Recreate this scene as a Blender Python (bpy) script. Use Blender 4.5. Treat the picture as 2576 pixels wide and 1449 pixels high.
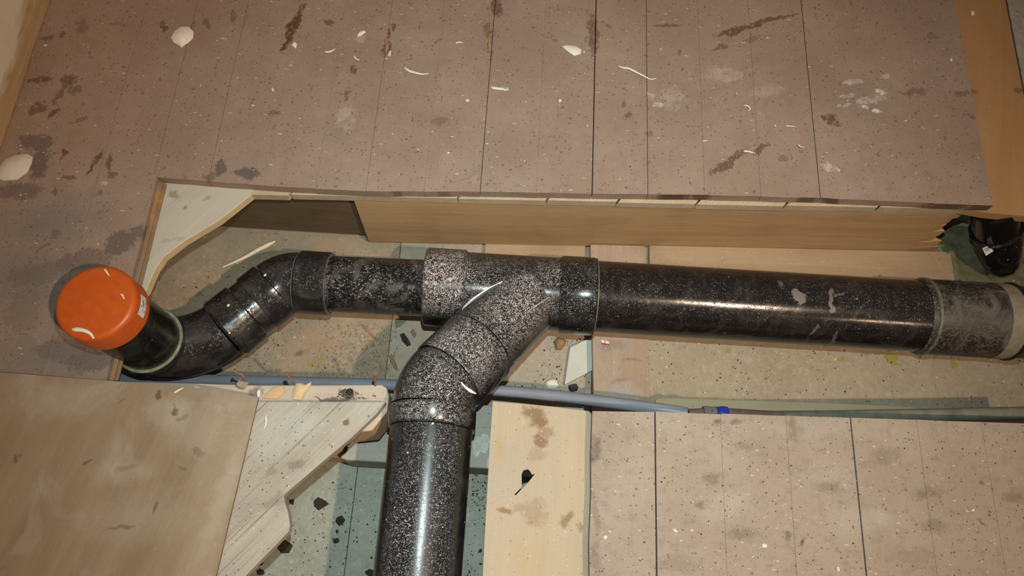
import bpy, math, random
from mathutils import Vector, Matrix, noise as mnoise
from mathutils.geometry import tessellate_polygon

for o in list(bpy.data.objects):
    bpy.data.objects.remove(o)
scene = bpy.context.scene
COL = scene.collection

# ------------------------------------------------------------------ camera
F, HC = 1950.0, 1.008            # focal length in pixels of the 2576 px frame, lens height over the floor
def nrm(v):
    return Vector(v).normalized()
YW = nrm((302, 5024, -F)); XW = nrm((5024, -302, 0)); ZW = XW.cross(YW)
MR = Matrix((XW, YW, ZW))        # camera axes -> world axes
CAM = Vector((0, 0, HC))
cd = bpy.data.cameras.new('camera'); cam = bpy.data.objects.new('camera', cd); COL.objects.link(cam)
cd.sensor_fit = 'HORIZONTAL'; cd.sensor_width = 36; cd.lens = 36 * F / 2576; cd.clip_start = 0.02
cam.matrix_world = Matrix.Translation(CAM) @ MR.to_4x4()
scene.camera = cam

# ------------------------------------------------------------------ light
wd = bpy.data.worlds.new('room'); scene.world = wd; wd.use_nodes = True
wd.node_tree.nodes['Background'].inputs[0].default_value = (1.0, 0.86, 0.72, 1)
wd.node_tree.nodes['Background'].inputs[1].default_value = 0.16

def lamp(name, typ, loc, energy, color, radius, target=None, spot=None, blend=0.5):
    d = bpy.data.lights.new(name, typ); d.energy = energy; d.color = color; d.shadow_soft_size = radius
    o = bpy.data.objects.new(name, d); COL.objects.link(o); o.location = loc
    if typ == 'SPOT':
        d.spot_size = math.radians(spot); d.spot_blend = blend
        o.rotation_euler = (Vector(target) - Vector(loc)).to_track_quat('-Z', 'Y').to_euler()
    return o
lamp('flash_light', 'SPOT', (0.0, 0.11, 1.02), 40, (0.82, 1.0, 0.99), 0.006, (0.05, 0.30, 0), 84, 1.0)
lamp('work_lamp', 'SPOT', (1.02, -0.55, 2.25), 178, (1.0, 0.735, 0.52), 0.03, (-0.22, 0.36, 0), 62, 1.0)
lamp('ceiling_bulb', 'POINT', (1.65, -1.25, 1.55), 18, (1.0, 0.66, 0.44), 0.03)

vs = scene.view_settings
scene.display_settings.display_device = 'sRGB'
vs.view_transform = 'Standard'; vs.look = 'None'; vs.exposure = 0.0; vs.gamma = 1.0; vs.use_curve_mapping = False

# ------------------------------------------------------------------ geometry helpers
def ray(px, py):
    return MR @ Vector(((px - 1288) / F, -(py - 724.5) / F, -1))
def P(px, py, z):                # the point of the photograph on the level z
    v = ray(px, py); return CAM + v * ((z - HC) / v.z)
rnd = random.Random(7)

def set_props(o, label=None, cat=None, group=None, kind=None):
    if label: o['label'] = label
    if cat: o['category'] = cat
    if group: o['group'] = group
    if kind: o['kind'] = kind
    return o

def mesh_obj(name, verts, faces, mat, parent=None, smooth=None, bevel=0, center=True):
    verts = [Vector(v) for v in verts]
    c = Vector((0, 0, 0))
    if center:
        lo = [min(v[i] for v in verts) for i in range(3)]; hi = [max(v[i] for v in verts) for i in range(3)]
        c = Vector(((lo[0] + hi[0]) / 2, (lo[1] + hi[1]) / 2, lo[2]))
    me = bpy.data.meshes.new(name); me.from_pydata([v - c for v in verts], [], faces); me.validate(); me.update()
    import bmesh
    b = bmesh.new(); b.from_mesh(me); bmesh.ops.recalc_face_normals(b, faces=b.faces); b.to_mesh(me); b.free()
    if smooth:
        me.polygons.foreach_set('use_smooth', [True] * len(me.polygons))
        me.set_sharp_from_angle(angle=math.radians(smooth))
    if mat:
        for m in (mat if isinstance(mat, (list, tuple)) else [mat]): me.materials.append(m)
    o = bpy.data.objects.new(name, me); COL.objects.link(o)
    if parent:
        o.parent = parent
        pl = Vector((0, 0, 0)); q = parent
        while q: pl += q.location; q = q.parent
        o.location = c - pl
    else:
        o.location = c
    if bevel:
        m = o.modifiers.new('bevel', 'BEVEL'); m.width = bevel; m.segments = 2; m.limit_method = 'ANGLE'; m.angle_limit = 0.6
    return o

def empty(name, loc, label=None, cat=None, group=None, kind=None):
    o = bpy.data.objects.new(name, None); COL.objects.link(o); o.location = loc; o.empty_display_size = .05
    return set_props(o, label, cat, group, kind)

def prism(pts, z1, z0):
    """polygon (x, y[, dz]) between two levels"""
    n = len(pts)
    v = [(p[0], p[1], z1) for p in pts] + [(p[0], p[1], z0) for p in pts]
    f = [list(range(n)), list(range(2 * n - 1, n - 1, -1))]
    f += [[i, i + n, (i + 1) % n + n, (i + 1) % n] for i in range(n)]
    return v, f
def box(x0, x1, y0, y1, z0, z1):
    return prism([(x0, y0), (x1, y0), (x1, y1), (x0, y1)], z1, z0)
def join(*vf):
    V, Fc = [], []
    for v, f in vf:
        k = len(V); V += list(v); Fc += [[i + k for i in q] for q in f]
    return V, Fc
def pxpoly(pts, z):
    return [P(x, y, z) for x, y in pts]

def sweep(path, prof, seg=40, squash=None, caps=True):
    """tube along a polyline; prof = [(arclength, radius)...]; extra rings are put at every path point"""
    path = [Vector(p) for p in path]
    L = [0]
    for a, b in zip(path, path[1:]): L.append(L[-1] + (b - a).length)
    prof = sorted(prof, key=lambda q: q[0])
    stations = []
    def rad(s):
        if s <= prof[0][0]: return prof[0][1]
        for (s0, r0), (s1, r1) in zip(prof, prof[1:]):
            if s0 <= s <= s1 and s1 > s0: return r0 + (r1 - r0) * (s - s0) / (s1 - s0)
        return prof[-1][1]
    S = [(s, r) for s, r in prof if 0 <= s <= L[-1] + 1e-9]
    for l in L:
        if all(abs(l - s) > 1e-6 for s, _ in S): S.append((l, rad(l)))
    idx = {id(q): i for i, q in enumerate(S)}
    S = sorted(S, key=lambda q: (round(q[0], 7), idx[id(q)]))
    def at(s):
        for i in range(len(L) - 1):
            if s <= L[i + 1] + 1e-9:
                t = (s - L[i]) / max(1e-9, L[i + 1] - L[i]); return path[i].lerp(path[i + 1], t), i
        return path[-1], len(L) - 2
    dirs = [(b - a).normalized() for a, b in zip(path, path[1:])]
    def tang(s):
        p, i = at(s)
        for k, l in enumerate(L):
            if abs(l - s) < 1e-7 and 0 < k < len(L) - 1: return (dirs[k - 1] + dirs[k]).normalized()
        return dirs[i]
    V, Fc = [], []; up = None; rows = []
    for s, r in S:
        p, _ = at(s); t = tang(s)
        if up is None:
            up = t.orthogonal().normalized() if abs(t.z) > .9 else Vector((0, 0, 1))
        u = (up - t * up.dot(t)).normalized(); w = t.cross(u); up = u
        base = len(V); rows.append(base)
        for k in range(seg):
            a = 2 * math.pi * k / seg
            V.append(p + (u * math.cos(a) * (squash or 1) + w * math.sin(a)) * r)
    for a, b in zip(rows, rows[1:]):
        for k in range(seg):
            k2 = (k + 1) % seg; Fc.append([a + k, a + k2, b + k2, b + k])
    if caps:
        Fc.append([rows[0] + k for k in range(seg)][::-1]); Fc.append([rows[-1] + k for k in range(seg)])
    return V, Fc

def arc(p0, p1, p2, n=8):
    """rounded corner between p0-p1-p2 (quadratic)"""
    p0, p1, p2 = Vector(p0), Vector(p1), Vector(p2)
    return [p0.lerp(p1, t).lerp(p1.lerp(p2, t), t) for t in [i / n for i in range(n + 1)]]
def plen(path):
    return sum((Vector(b) - Vector(a)).length for a, b in zip(path, path[1:]))
def smooth_path(pts, n=6):
    pts = [Vector(p) for p in pts]; q = [pts[0]] + pts + [pts[-1]]; out = []
    for i in range(1, len(q) - 2):
        a, b, c, d = q[i - 1], q[i], q[i + 1], q[i + 2]
        for k in range(n):
            t = k / n
            out.append(.5 * ((2 * b) + (c - a) * t + (2 * a - 5 * b + 4 * c - d) * t * t + (3 * b - a - 3 * c + d) * t ** 3))
    out.append(pts[-1]); return out
def hit_cyl(px, py, a, d, r):
    """first point of a picture ray on a cylinder"""
    v = ray(px, py).normalized(); d = Vector(d).normalized(); a = Vector(a)
    m = CAM - a; m = m - d * m.dot(d); w = v - d * v.dot(d)
    A = w.dot(w); B = 2 * m.dot(w); C = m.dot(m) - r * r; D = B * B - 4 * A * C
    t = (-B - math.sqrt(max(D, 0))) / (2 * A); return CAM + v * t

# ------------------------------------------------------------------ material helpers
class NT:
    def __init__(s, name):
        s.m = bpy.data.materials.new(name); s.m.use_nodes = True; s.t = s.m.node_tree; s.t.nodes.clear()
        s.out = s.n('ShaderNodeOutputMaterial'); s.b = s.n('ShaderNodeBsdfPrincipled')
        s.t.links.new(s.b.outputs[0], s.out.inputs[0]); s._pos = None; s._cache = {}
    def n(s, typ, **kw):
        q = s.t.nodes.new(typ)
        for k, v in kw.items(): setattr(q, k, v)
        return q
    def set(s, sock, v):
        if isinstance(v, bpy.types.NodeSocket): s.t.links.new(v, sock)
        elif isinstance(v, (tuple, list)) and len(v) == 3 and sock.type == 'RGBA': sock.default_value = (*v, 1)
        elif v is not None: sock.default_value = v
    @property
    def pos(s):
        if not s._pos: s._pos = s.n('ShaderNodeNewGeometry').outputs['Position']
        return s._pos
    def normal(s):
        return s.n('ShaderNodeNewGeometry').outputs['Normal']
    def map(s, v, scale=(1, 1, 1), rot=(0, 0, 0), loc=(0, 0, 0), typ='POINT'):
        q = s.n('ShaderNodeMapping', vector_type=typ); s.set(q.inputs['Vector'], v)
        q.inputs['Scale'].default_value = scale; q.inputs['Rotation'].default_value = rot; q.inputs['Location'].default_value = loc
        return q.outputs[0]
    def noise(s, v, scale, detail=3, rough=.55, col=False, dist=0):
        q = s.n('ShaderNodeTexNoise'); s.set(q.inputs['Vector'], v); q.inputs['Scale'].default_value = scale
        q.inputs['Detail'].default_value = detail; q.inputs['Roughness'].default_value = rough; q.inputs['Distortion'].default_value = dist
        return q.outputs['Color' if col else 'Fac']
    def vor(s, v, scale, out='Distance', rand=1):
        q = s.n('ShaderNodeTexVoronoi'); s.set(q.inputs['Vector'], v); q.inputs['Scale'].default_value = scale
        q.inputs['Randomness'].default_value = rand
        return q.outputs[out] if out else q
    def mth(s, op, a, b=None, c=None, clamp=False):
        q = s.n('ShaderNodeMath', operation=op, use_clamp=clamp); s.set(q.inputs[0], a)
        if b is not None: s.set(q.inputs[1], b)
        if c is not None: s.set(q.inputs[2], c)
        return q.outputs[0]
    def vm(s, op, a, b=None):
        q = s.n('ShaderNodeVectorMath', operation=op); s.set(q.inputs[0], a)
        if b is not None: s.set(q.inputs[1], b)
        return q.outputs['Value' if op in ('LENGTH', 'DOT_PRODUCT') else 0]
    def rng(s, v, a, b, c=0.0, d=1.0, smooth=False):
        q = s.n('ShaderNodeMapRange'); q.interpolation_type = 'SMOOTHSTEP' if smooth else 'LINEAR'; s.set(q.inputs[0], v)
        for i, k in zip((1, 2, 3, 4), (a, b, c, d)): q.inputs[i].default_value = k
        return q.outputs[0]
    def mix(s, f, a, b, blend='MIX'):
        q = s.n('ShaderNodeMix', data_type='RGBA', blend_type=blend); s.set(q.inputs[0], f); s.set(q.inputs[6], a); s.set(q.inputs[7], b)
        return q.outputs[2]
    def specks(s, v, scale, size, frac):
        """scattered grains: size is the radius in cell units, frac the share of cells that carry one"""
        d1 = s.vm('SUBTRACT', s.noise(s.pos, scale * 1.3, 1, .5, True), (.5, .5, .5))
        qq = s.n('ShaderNodeVectorMath', operation='SCALE'); s.set(qq.inputs[0], d1); qq.inputs['Scale'].default_value = .9 / scale
        v = s.vm('ADD', v, qq.outputs[0])
        q = s.n('ShaderNodeTexVoronoi'); s.set(q.inputs['Vector'], v); q.inputs['Scale'].default_value = scale
        sep = s.n('ShaderNodeSeparateColor'); s.t.links.new(q.outputs['Color'], sep.inputs[0])
        on = s.mth('LESS_THAN', sep.outputs[0], frac)
        r = s.mth('MULTIPLY', sep.outputs[1], size)
        return s.mth('MULTIPLY', on, s.mth('LESS_THAN', q.outputs['Distance'], r))
    def blobs(s, lst, z, wob=.006, rag=.5, edge=(1.05, .75), v=None):
        """stains with outlines of their own: (px, py, half length px, half width px, degrees, strength)"""
        if not lst: return 0.0
        if v is None:
            if ('v', wob) not in s._cache:
                d1 = s.vm('SUBTRACT', s.noise(s.pos, 45, 2, .6, True), (.5, .5, .5))
                q = s.n('ShaderNodeVectorMath', operation='SCALE'); s.set(q.inputs[0], d1); q.inputs['Scale'].default_value = wob * 4
                s._cache[('v', wob)] = s.vm('MULTIPLY', s.vm('ADD', s.pos, q.outputs[0]), (1, 1, 0))
            v = s._cache[('v', wob)]
        if 'f' not in s._cache: s._cache['f'] = s.mth('SUBTRACT', s.noise(s.pos, 160, 3, .7), .5)
        tot = None
        fine = s.mth('MULTIPLY', s._cache['f'], rag * 2)
        for px, py, rx, ry, deg, st in lst:
            c = P(px, py, z); sc = 1 / 1720
            a = P(px + math.cos(math.radians(deg)) * 10, py - math.sin(math.radians(deg)) * 10, z) - c
            w = v
            if tot is not None:      # keeps the chain in sequence; the z term is scaled away below
                q = s.n('ShaderNodeVectorMath', operation='MULTIPLY_ADD'); s.set(q.inputs[0], tot); q.inputs[1].default_value = (0, 0, 1); s.set(q.inputs[2], v); w = q.outputs[0]
            m = s.map(w, (rx * sc, ry * sc, 1e6), (0, 0, math.atan2(a.y, a.x)), (c.x, c.y, 0), 'TEXTURE')
            d = s.mth('ADD', s.vm('LENGTH', m), fine)
            k = s.rng(d, edge[0], edge[1], 0, st)
            tot = k if tot is None else s.mth('MAXIMUM', tot, k)
        return tot
    def finish(s, color, rough=.8, bump=None, bdist=.001, bstr=.6, spec=.3, coat=None):
        s.set(s.b.inputs['Base Color'], color); s.set(s.b.inputs['Roughness'], rough)
        s.b.inputs['Specular IOR Level'].default_value = spec
        if coat: s.b.inputs['Coat Weight'].default_value = coat; s.b.inputs['Coat Roughness'].default_value = .12
        if bump is not None:
            q = s.n('ShaderNodeBump'); q.inputs['Strength'].default_value = bstr; q.inputs['Distance'].default_value = bdist
            s.set(q.inputs['Height'], bump); s.t.links.new(q.outputs[0], s.b.inputs['Normal'])
        return s.m

def flat(name, col, rough=.7, spec=.3, var=.12, scale=60, metal=0):
    t = NT(name); n = t.noise(t.pos, scale, 4, .6)
    c = t.mix(t.rng(n, .3, .7), tuple(k * (1 - var) for k in col), tuple(min(1, k * (1 + var)) for k in col))
    t.b.inputs['Metallic'].default_value = metal
    return t.finish(c, rough, n, .0006, .4, spec)

# --- old painted floor (rear and left boards)
BROWN_MARKS = [(738,66,15,62,-14,.95),(722,108,10,32,-14,.95),(755,25,11,30,-14,.8),(975,100,8,45,0,.85),(973,112,12,40,-4,.8),(992,70,6,20,0,.7),
 (1235,110,6,60,0,.8),(1250,20,16,35,0,.75),(1230,75,12,30,0,.5),(1493,85,14,75,-2,.6),(1487,70,10,50,0,.6),(1680,62,48,7,0,.6),(1850,75,60,14,14,.8),
 (1920,55,80,10,16,.8),(1985,38,35,5,8,.7),(1810,122,26,7,22,.6),(1890,100,36,8,12,.4),(1830,410,62,13,33,.75),(1860,395,44,8,33,.6),(1915,375,26,12,30,.7),
 (2085,295,22,12,0,.8),(2100,308,22,11,-20,.75),(1972,397,16,10,20,.45),(2300,230,40,10,4,.5),(2420,235,30,12,0,.5),(2440,290,10,14,0,.4),
 (100,200,36,12,8,.7),(172,200,22,22,30,.7),(150,235,9,36,-18,.6),(185,225,20,14,0,.5),(95,270,26,20,20,.65),(133,285,9,22,-25,.75),(200,305,18,8,20,.5),
 (158,385,7,18,0,.8),(236,410,6,42,-22,.85),(275,410,12,24,10,.7),(285,440,14,14,0,.6),(170,450,18,8,0,.6),(145,480,9,9,0,.6),
 (120,97,22,8,5,.55),(157,92,8,9,0,.6),(205,65,14,30,-4,.4),(415,65,10,18,15,.75),(520,60,7,20,20,.55),(490,60,10,14,0,.4),(585,40,8,22,20,.5),(828,55,14,12,0,.7),
 (888,178,9,14,0,.7),(872,240,6,20,0,.6),(1105,305,20,14,0,.35),(1580,290,14,12,0,.6),(1572,262,7,8,0,.5),(1630,338,12,7,0,.5),(690,288,18,10,10,.45),
 (1100,98,12,6,0,.4),(1395,100,8,6,0,.4),(1535,70,7,10,0,.4),(1710,130,9,12,0,.5),(300,60,30,9,0,.3),(2345,90,18,12,0,.3)]
DARK_MARKS = [(555,420,14,28,-8,.8),(525,445,18,12,0,.6),(620,437,36,20,0,.85),(95,360,48,26,0,.7),(100,410,26,50,0,.75),(75,350,36,14,0,.6),(50,480,60,30,0,.65),
 (1390,345,12,4,0,.3),(1600,340,9,6,0,.3),(300,615,50,32,30,.75),(345,585,26,22,0,.7),(200,655,70,28,16,.55),(90,690,80,30,10,.35),(140,590,14,9,20,.5),(110,620,22,5,25,.5),
 (245,490,9,9,0,.5),(250,530,10,6,0,.4),(225,905,60,26,8,.6),(150,880,60,30,0,.45),(60,780,40,60,0,.25),(250,660,30,30,0,.4)]
GREY_MARKS = [(120,560,170,80,10,.7),(60,700,140,120,0,.75),(200,800,140,120,0,.65),(130,900,200,70,0,.75),(860,340,60,40,0,.18),(1290,370,90,50,0,.14),(2180,260,90,60,0,.25)]
WHITE_MARKS = [(2190,250,46,14,6,.5),(2215,232,16,10,-20,.95),(2145,205,26,14,0,.45),(2130,240,20,8,0,.5),(2170,270,14,8,0,.8),(2120,268,22,7,0,.6),(2200,278,14,6,0,.8),(2225,190,14,9,0,.5),
 (1655,262,16,10,0,.6),(1690,250,40,40,0,.16),(1640,240,10,20,0,.25),(2095,425,24,7,-22,.7),(2080,415,12,8,0,.5),(1260,222,22,8,0,.35),(1825,190,50,24,0,.22),(1920,230,60,16,5,.15),
 (905,100,16,14,0,.3),(262,465,12,9,0,.7),(560,98,7,5,0,.5),(870,295,24,40,0,.22)]
YELLOW_MARKS = [(1180,440,30,6,28,.5),(1165,452,14,5,28,.55),(1217,425,7,5,0,.6),(1310,465,16,8,0,.55),(2080,335,40,4,4,.35),(2240,475,4,24,-4,.6),(1175,258,9,9,0,.4),(2177,365,8,12,30,.4),(1605,152,14,9,0,.0)]
WORN_MARKS = [(973,108,5,36,0,1.0),(977,60,4,20,0,.6),(1233,110,4,42,0,.9),(1230,140,4,16,0,.8),(1605,152,14,9,0,.7)]
def floor_mat(x0, x1):
    def near(l):
        return [b for b in l if x0 - max(b[2], b[3]) / 1500 - .01 < P(b[0], b[1], 0).x < x1 + max(b[2], b[3]) / 1500 + .01] or [(1300, -900, 5, 5, 0, 0.0)]
    BROWN, DARK, GREY, WHITE, YELL, WORN = (near(l) for l in (BROWN_MARKS, DARK_MARKS, GREY_MARKS, WHITE_MARKS, YELLOW_MARKS, WORN_MARKS))
    t = NT('old_floor_paint'); p = t.pos
    n1 = t.noise(p, 7, 4, .6); n2 = t.noise(p, 60, 5, .65); n3 = t.noise(t.map(p, (900, 160, 300)), 1, 2, .5)
    c = t.mix(t.rng(n1, .35, .68), (.262, .182, .138), (.315, .236, .190))
    nm = t.noise(t.map(p, (1.3, .8, 1)), 26, 4, .6)
    c = t.mix(t.mth('MULTIPLY', t.rng(nm, .48, .7), .4), c, (.225, .163, .13))
    c = t.mix(t.mth('MULTIPLY', t.rng(n2, .42, .75), .45), c, (.235, .172, .14))
    c = t.mix(t.mth('MULTIPLY', t.rng(n3, .5, .8), .22), c, (.42, .34, .29))
    c = t.mix(t.blobs(GREY, 0, edge=(1.3, .3)), c, (.17, .16, .15))
    brk = t.rng(t.noise(t.map(p, (1, .45, 1)), 210, 3, .7), .30, .48)
    c = t.mix(t.mth('MULTIPLY', t.blobs(BROWN, 0, rag=.75), brk), c, (.085, .040, .020))
    c = t.mix(t.blobs(DARK, 0, rag=.6), c, (.10, .083, .078))
    c = t.mix(t.blobs(WORN, 0, wob=.002, rag=.3), c, (.36, .20, .12))
    c = t.mix(t.blobs(YELL, 0, rag=.4), c, (.21, .18, .07))
    c = t.mix(t.mth('MULTIPLY', t.blobs(WHITE, 0, rag=1.0), t.rng(n2, .35, .6)), c, (.72, .68, .62))
    c = t.mix(t.mth('MULTIPLY', t.specks(p, 150, .36, .25), .6), c, (.12, .085, .065))
    c = t.mix(t.mth('MULTIPLY', t.specks(t.map(p, (1, 1.4, 1), (0, 0, .4)), 260, .42, .22), .7), c, (.09, .065, .05))
    c = t.mix(t.mth('MULTIPLY', t.specks(t.map(p, (.5, 1.6, 1), (0, 0, .3)), 170, .22, .16), .8), c, (.62, .55, .5))
    c = t.mix(t.mth('MULTIPLY', t.specks(t.map(p, (1, 1, 1), loc=(3, 1, 0)), 36, .12, .3), .9), c, (.7, .63, .56))
    fd = t.noise(t.map(p, (620, 330, 300), (0, 0, .5)), 1, 1, .5)
    c = t.mix(t.mth('MULTIPLY', t.rng(fd, .68, .76), .6), c, (.10, .07, .052))
    c = t.mix(t.mth('MULTIPLY', t.rng(fd, .30, .24), .6), c, (.50, .42, .36))
    return t.finish(c, .62, t.mth('ADD', n2, t.mth('MULTIPLY', n3, .4)), .0012, .35, .35)
# --- chipboard-like front boards
FRONT_SPOTS = [(1805,1060,16,9,0,.7),(1850,1062,14,8,0,.6),(1995,1080,12,36,0,.4),(1795,1200,22,14,30,.45),(1765,1275,18,12,30,.5),(2085,1225,34,14,0,.4),(2330,1240,34,10,20,.45),
 (1870,1345,40,14,0,.35),(2017,1368,5,11,0,.9),(1870,1120,30,10,0,.3),(2230,1150,44,20,10,.3),(2355,1330,40,14,0,.35),(2550,1250,26,14,0,.4),(1980,1350,9,7,0,.6),(2470,1220,7,6,0,.6),
 (1500,1130,12,26,0,.6),(1495,1150,16,12,0,.6),(1497,1290,10,60,0,.35),(1500,1400,12,50,0,.3),(1770,1030,8,6,0,.4),(2010,1080,22,12,0,.3),(2470,1310,14,4,-35,.6),(2490,1290,4,4,0,.6),
 (1700,1420,50,20,0,.25),(2290,1400,60,20,0,.2)]
FRONT_PALE = [(2140,1310,46,40,0,.35),(2210,1300,30,22,0,.35),(1830,1270,60,30,20,.3),(1600,1200,60,90,0,.2),(1640,1050,90,20,0,.2),(2080,1200,50,26,0,.2),(2060,1080,200,20,0,.18)]
def front_mat(x0, x1):
    near = lambda l: [b for b in l if x0 - .05 < P(b[0], b[1], 0).x < x1 + .05]
    FSPOT, FPALE = near(FRONT_SPOTS), near(FRONT_PALE)
    t = NT('worn_chipboard'); p = t.pos
    n1 = t.noise(p, 8, 4, .6); n2 = t.noise(p, 70, 5, .7)
    f1 = t.noise(t.map(p, (260, 900, 300), (0, 0, .7)), 1, 1, .5); f2 = t.noise(t.map(p, (260, 900, 300), (0, 0, -.8)), 1, 1, .5)
    c = t.mix(t.rng(n1, .35, .68), (.295, .23, .178), (.335, .272, .215))
    c = t.mix(t.mth('MULTIPLY', t.rng(n2, .5, .72), .55), c, (.19, .142, .108))
    c = t.mix(t.mth('MULTIPLY', t.rng(f1, .6, .8), .5), c, (.47, .39, .31))
    c = t.mix(t.mth('MULTIPLY', t.rng(f2, .6, .8), .4), c, (.16, .12, .09))
    c = t.mix(t.blobs(FPALE, 0, edge=(1.3, .4), rag=.8), c, (.42, .38, .33))
    c = t.mix(t.blobs(FSPOT, 0, edge=(1.25, .4), rag=.8), c, (.10, .072, .052))
    c = t.mix(t.mth('MULTIPLY', t.specks(p, 260, .36, .25), .7), c, (.075, .055, .042))
    c = t.mix(t.mth('MULTIPLY', t.specks(t.map(p, (.6, 1.5, 1), (0, 0, .9)), 200, .26, .25), .75), c, (.56, .5, .42))
    c = t.mix(t.mth('MULTIPLY', t.specks(t.map(p, loc=(2, 5, 0)), 45, .14, .2), .9), c, (.66, .6, .52))
    return t.finish(c, .78, t.mth('ADD', n2, t.mth('MULTIPLY', f1, .5)), .001, .4, .25)

def wood(name, c0, c1, deg=0, grain=1.0, stain=None, sz=0, scol=(.1, .07, .045), dust=0.0, rough=.72, dark=None, stain2=None, s2col=(.5, .5, .47), crack=0.0, mottle=None):
    """sawn wood with grain along the direction deg (0 = along x)"""
    t = NT(name); p = t.map(t.pos, rot=(0, 0, -math.radians(deg)))
    w = t.noise(t.map(p, (2.2, 34, 34)), 1, 4, .6, dist=.7); g = t.noise(t.map(p, (12, 420, 420)), 1, 3, .6)
    b = t.noise(t.pos, 11, 3, .55)
    f = t.mth('ADD', t.mth('MULTIPLY', t.rng(w, .3, .7), .6), t.mth('MULTIPLY', t.rng(g, .3, .7), .4 * grain))
    c = t.mix(f, c0, c1)
    c = t.mix(t.mth('MULTIPLY', t.rng(b, .5, .75), .4), c, dark or tuple(k * .62 for k in c0))
    if mottle:
        mn = t.noise(t.map(t.pos, (1, .7, 1), loc=(3, 7, 1)), 17, 5, .65, dist=.6)
        c = t.mix(t.mth('MULTIPLY', t.rng(mn, .5, .68), .6), c, mottle)
    if crack:
        ln = t.noise(t.map(p, (5, 260, 260)), 1, 2, .5)
        c = t.mix(t.mth('MULTIPLY', t.rng(ln, .60, .70), crack), c, tuple(k * .38 for k in c0))
    if stain2: c = t.mix(t.blobs(stain2, sz, edge=(1.25, .5), rag=.6), c, s2col)
    if stain: c = t.mix(t.blobs(stain, sz, edge=(1.15, .6), rag=.6), c, scol)
    if dust:
        c = t.mix(t.mth('MULTIPLY', t.specks(t.pos, 300, .34, .14), dust), c, (.07, .06, .05))
        c = t.mix(t.mth('MULTIPLY', t.specks(t.map(t.pos, loc=(1, 2, 3)), 280, .26, .2), dust), c, (.66, .63, .58))
    return t.finish(c, rough, t.mth('ADD', t.mth('MULTIPLY', g, .6), w), .001, .45, .25)

def cavity_mat(name, base, alt, green, blobs_y=None, blobs_d=None, blobs_o=None, z=-.2, gam=.5):
    t = NT(name); p = t.pos
    n1 = t.noise(p, 9, 5, .65); n2 = t.noise(p, 55, 5, .7)
    c = t.mix(t.rng(n1, .36, .66), base, alt)
    c = t.mix(t.mth('MULTIPLY', t.rng(t.noise(t.map(p, loc=(1, 5, 2)), 120, 4, .7), .5, .68), .35), c, tuple(min(1, k * 1.55) for k in alt))
    c = t.mix(t.mth('MULTIPLY', t.rng(t.noise(t.map(p, loc=(4, 2, 1)), 6, 4, .6), .48, .62), gam), c, green)
    c = t.mix(t.mth('MULTIPLY', t.rng(n2, .5, .75), .35), c, tuple(k * .6 for k in base))
    if blobs_o: c = t.mix(t.blobs(blobs_o, z, edge=(1.2, .5)), c, (.36, .235, .15))
    if blobs_d: c = t.mix(t.blobs(blobs_d, z, edge=(1.2, .5)), c, (.10, .085, .05))
    if blobs_y: c = t.mix(t.blobs(blobs_y, z, edge=(1.1, .8), rag=.3), c, (.27, .25, .03))
    c = t.mix(t.mth('MULTIPLY', t.specks(p, 260, .34, .1), .85), c, (.06, .05, .04))
    c = t.mix(t.mth('MULTIPLY', t.specks(t.map(p, loc=(2, 2, 2)), 150, .24, .14), .8), c, (.6, .56, .5))
    return t.finish(c, .85, n2, .0012, .4, .2)

def pipe_mat(name, dust=.5, fine=420, stretch=(1, 1, 1), rough=.2, tint=(.36, .31, .31), base=(.0085, .0075, .0075), smear=.15, up=True, lo=.5, big=14, marks=None, mz=-.05, upr=(.3, .95)):
    t = NT(name); p = t.pos
    cl = t.rng(t.noise(p, big, 4, .6), .36, .66, .45, 1.35)
    n = t.noise(t.map(p, stretch), fine, 2, .6); n_b = t.noise(p, fine * .28, 3, .65)
    s = t.mth('ADD', t.mth('MULTIPLY', n, .72), t.mth('MULTIPLY', n_b, .28))
    k = t.mth('MULTIPLY', t.rng(s, lo, lo + .085), cl)
    if up:
        sep = t.n('ShaderNodeSeparateXYZ'); t.t.links.new(t.normal(), sep.inputs[0])
        k = t.mth('MULTIPLY', k, t.rng(sep.outputs[2], *upr))
    k = t.mth('MULTIPLY', k, dust, clamp=True)
    film = t.mth('MULTIPLY', t.rng(t.noise(t.map(p, (1, 1, 1), loc=(5, 3, 2)), 22, 5, .65, dist=1.2), .48, .72), smear)
    k = t.mth('MAXIMUM', k, film)
    if marks: k = t.mth('MAXIMUM', k, t.blobs(marks, mz, rag=.5))
    sp = t.specks(t.map(p, (1, 1, 1), loc=(7, 1, 2)), 210, .26, .045)
    k = t.mth('MAXIMUM', k, t.mth('MULTIPLY', sp, .8))
    c = t.mix(k, base, tint)
    r = t.mth('ADD', rough, t.mth('MULTIPLY', k, .75))
    return t.finish(c, r, k, .0012, .6, .5)

M = {}
FZONES = [(-.9, -.53), (-.53, -.2215), (-.2215, .109), (.109, .358), (.358, .75)]
FMATS = [floor_mat(*z) for z in FZONES]
def floor_at(x):
    return next((m for (a, b), m in zip(FZONES, FMATS) if a <= x < b), FMATS[-1])
FRONTS = [front_mat(.1, .2), front_mat(.2, .371), front_mat(.371, 2)]
M['subfloor'] = wood('pale_subfloor', (.36, .27, .17), (.50, .41, .29), 45, 1.2, dust=.35)
M['orange_board'] = wood('amber_board', (.36, .20, .085), (.42, .25, .115), 80, .5, stain=[(2465,470,9,26,0,.6),(2440,230,30,12,0,.5),(2560,225,14,12,0,.6),(2440,300,8,16,0,.5),(2420,420,6,20,0,.4)], sz=-.017, dust=.3, dark=(.30, .17, .075))
M['grey_board'] = cavity_mat('grey_plaster', (.32, .30, .26), (.38, .36, .31), (.27, .28, .24), z=-.017)
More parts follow.
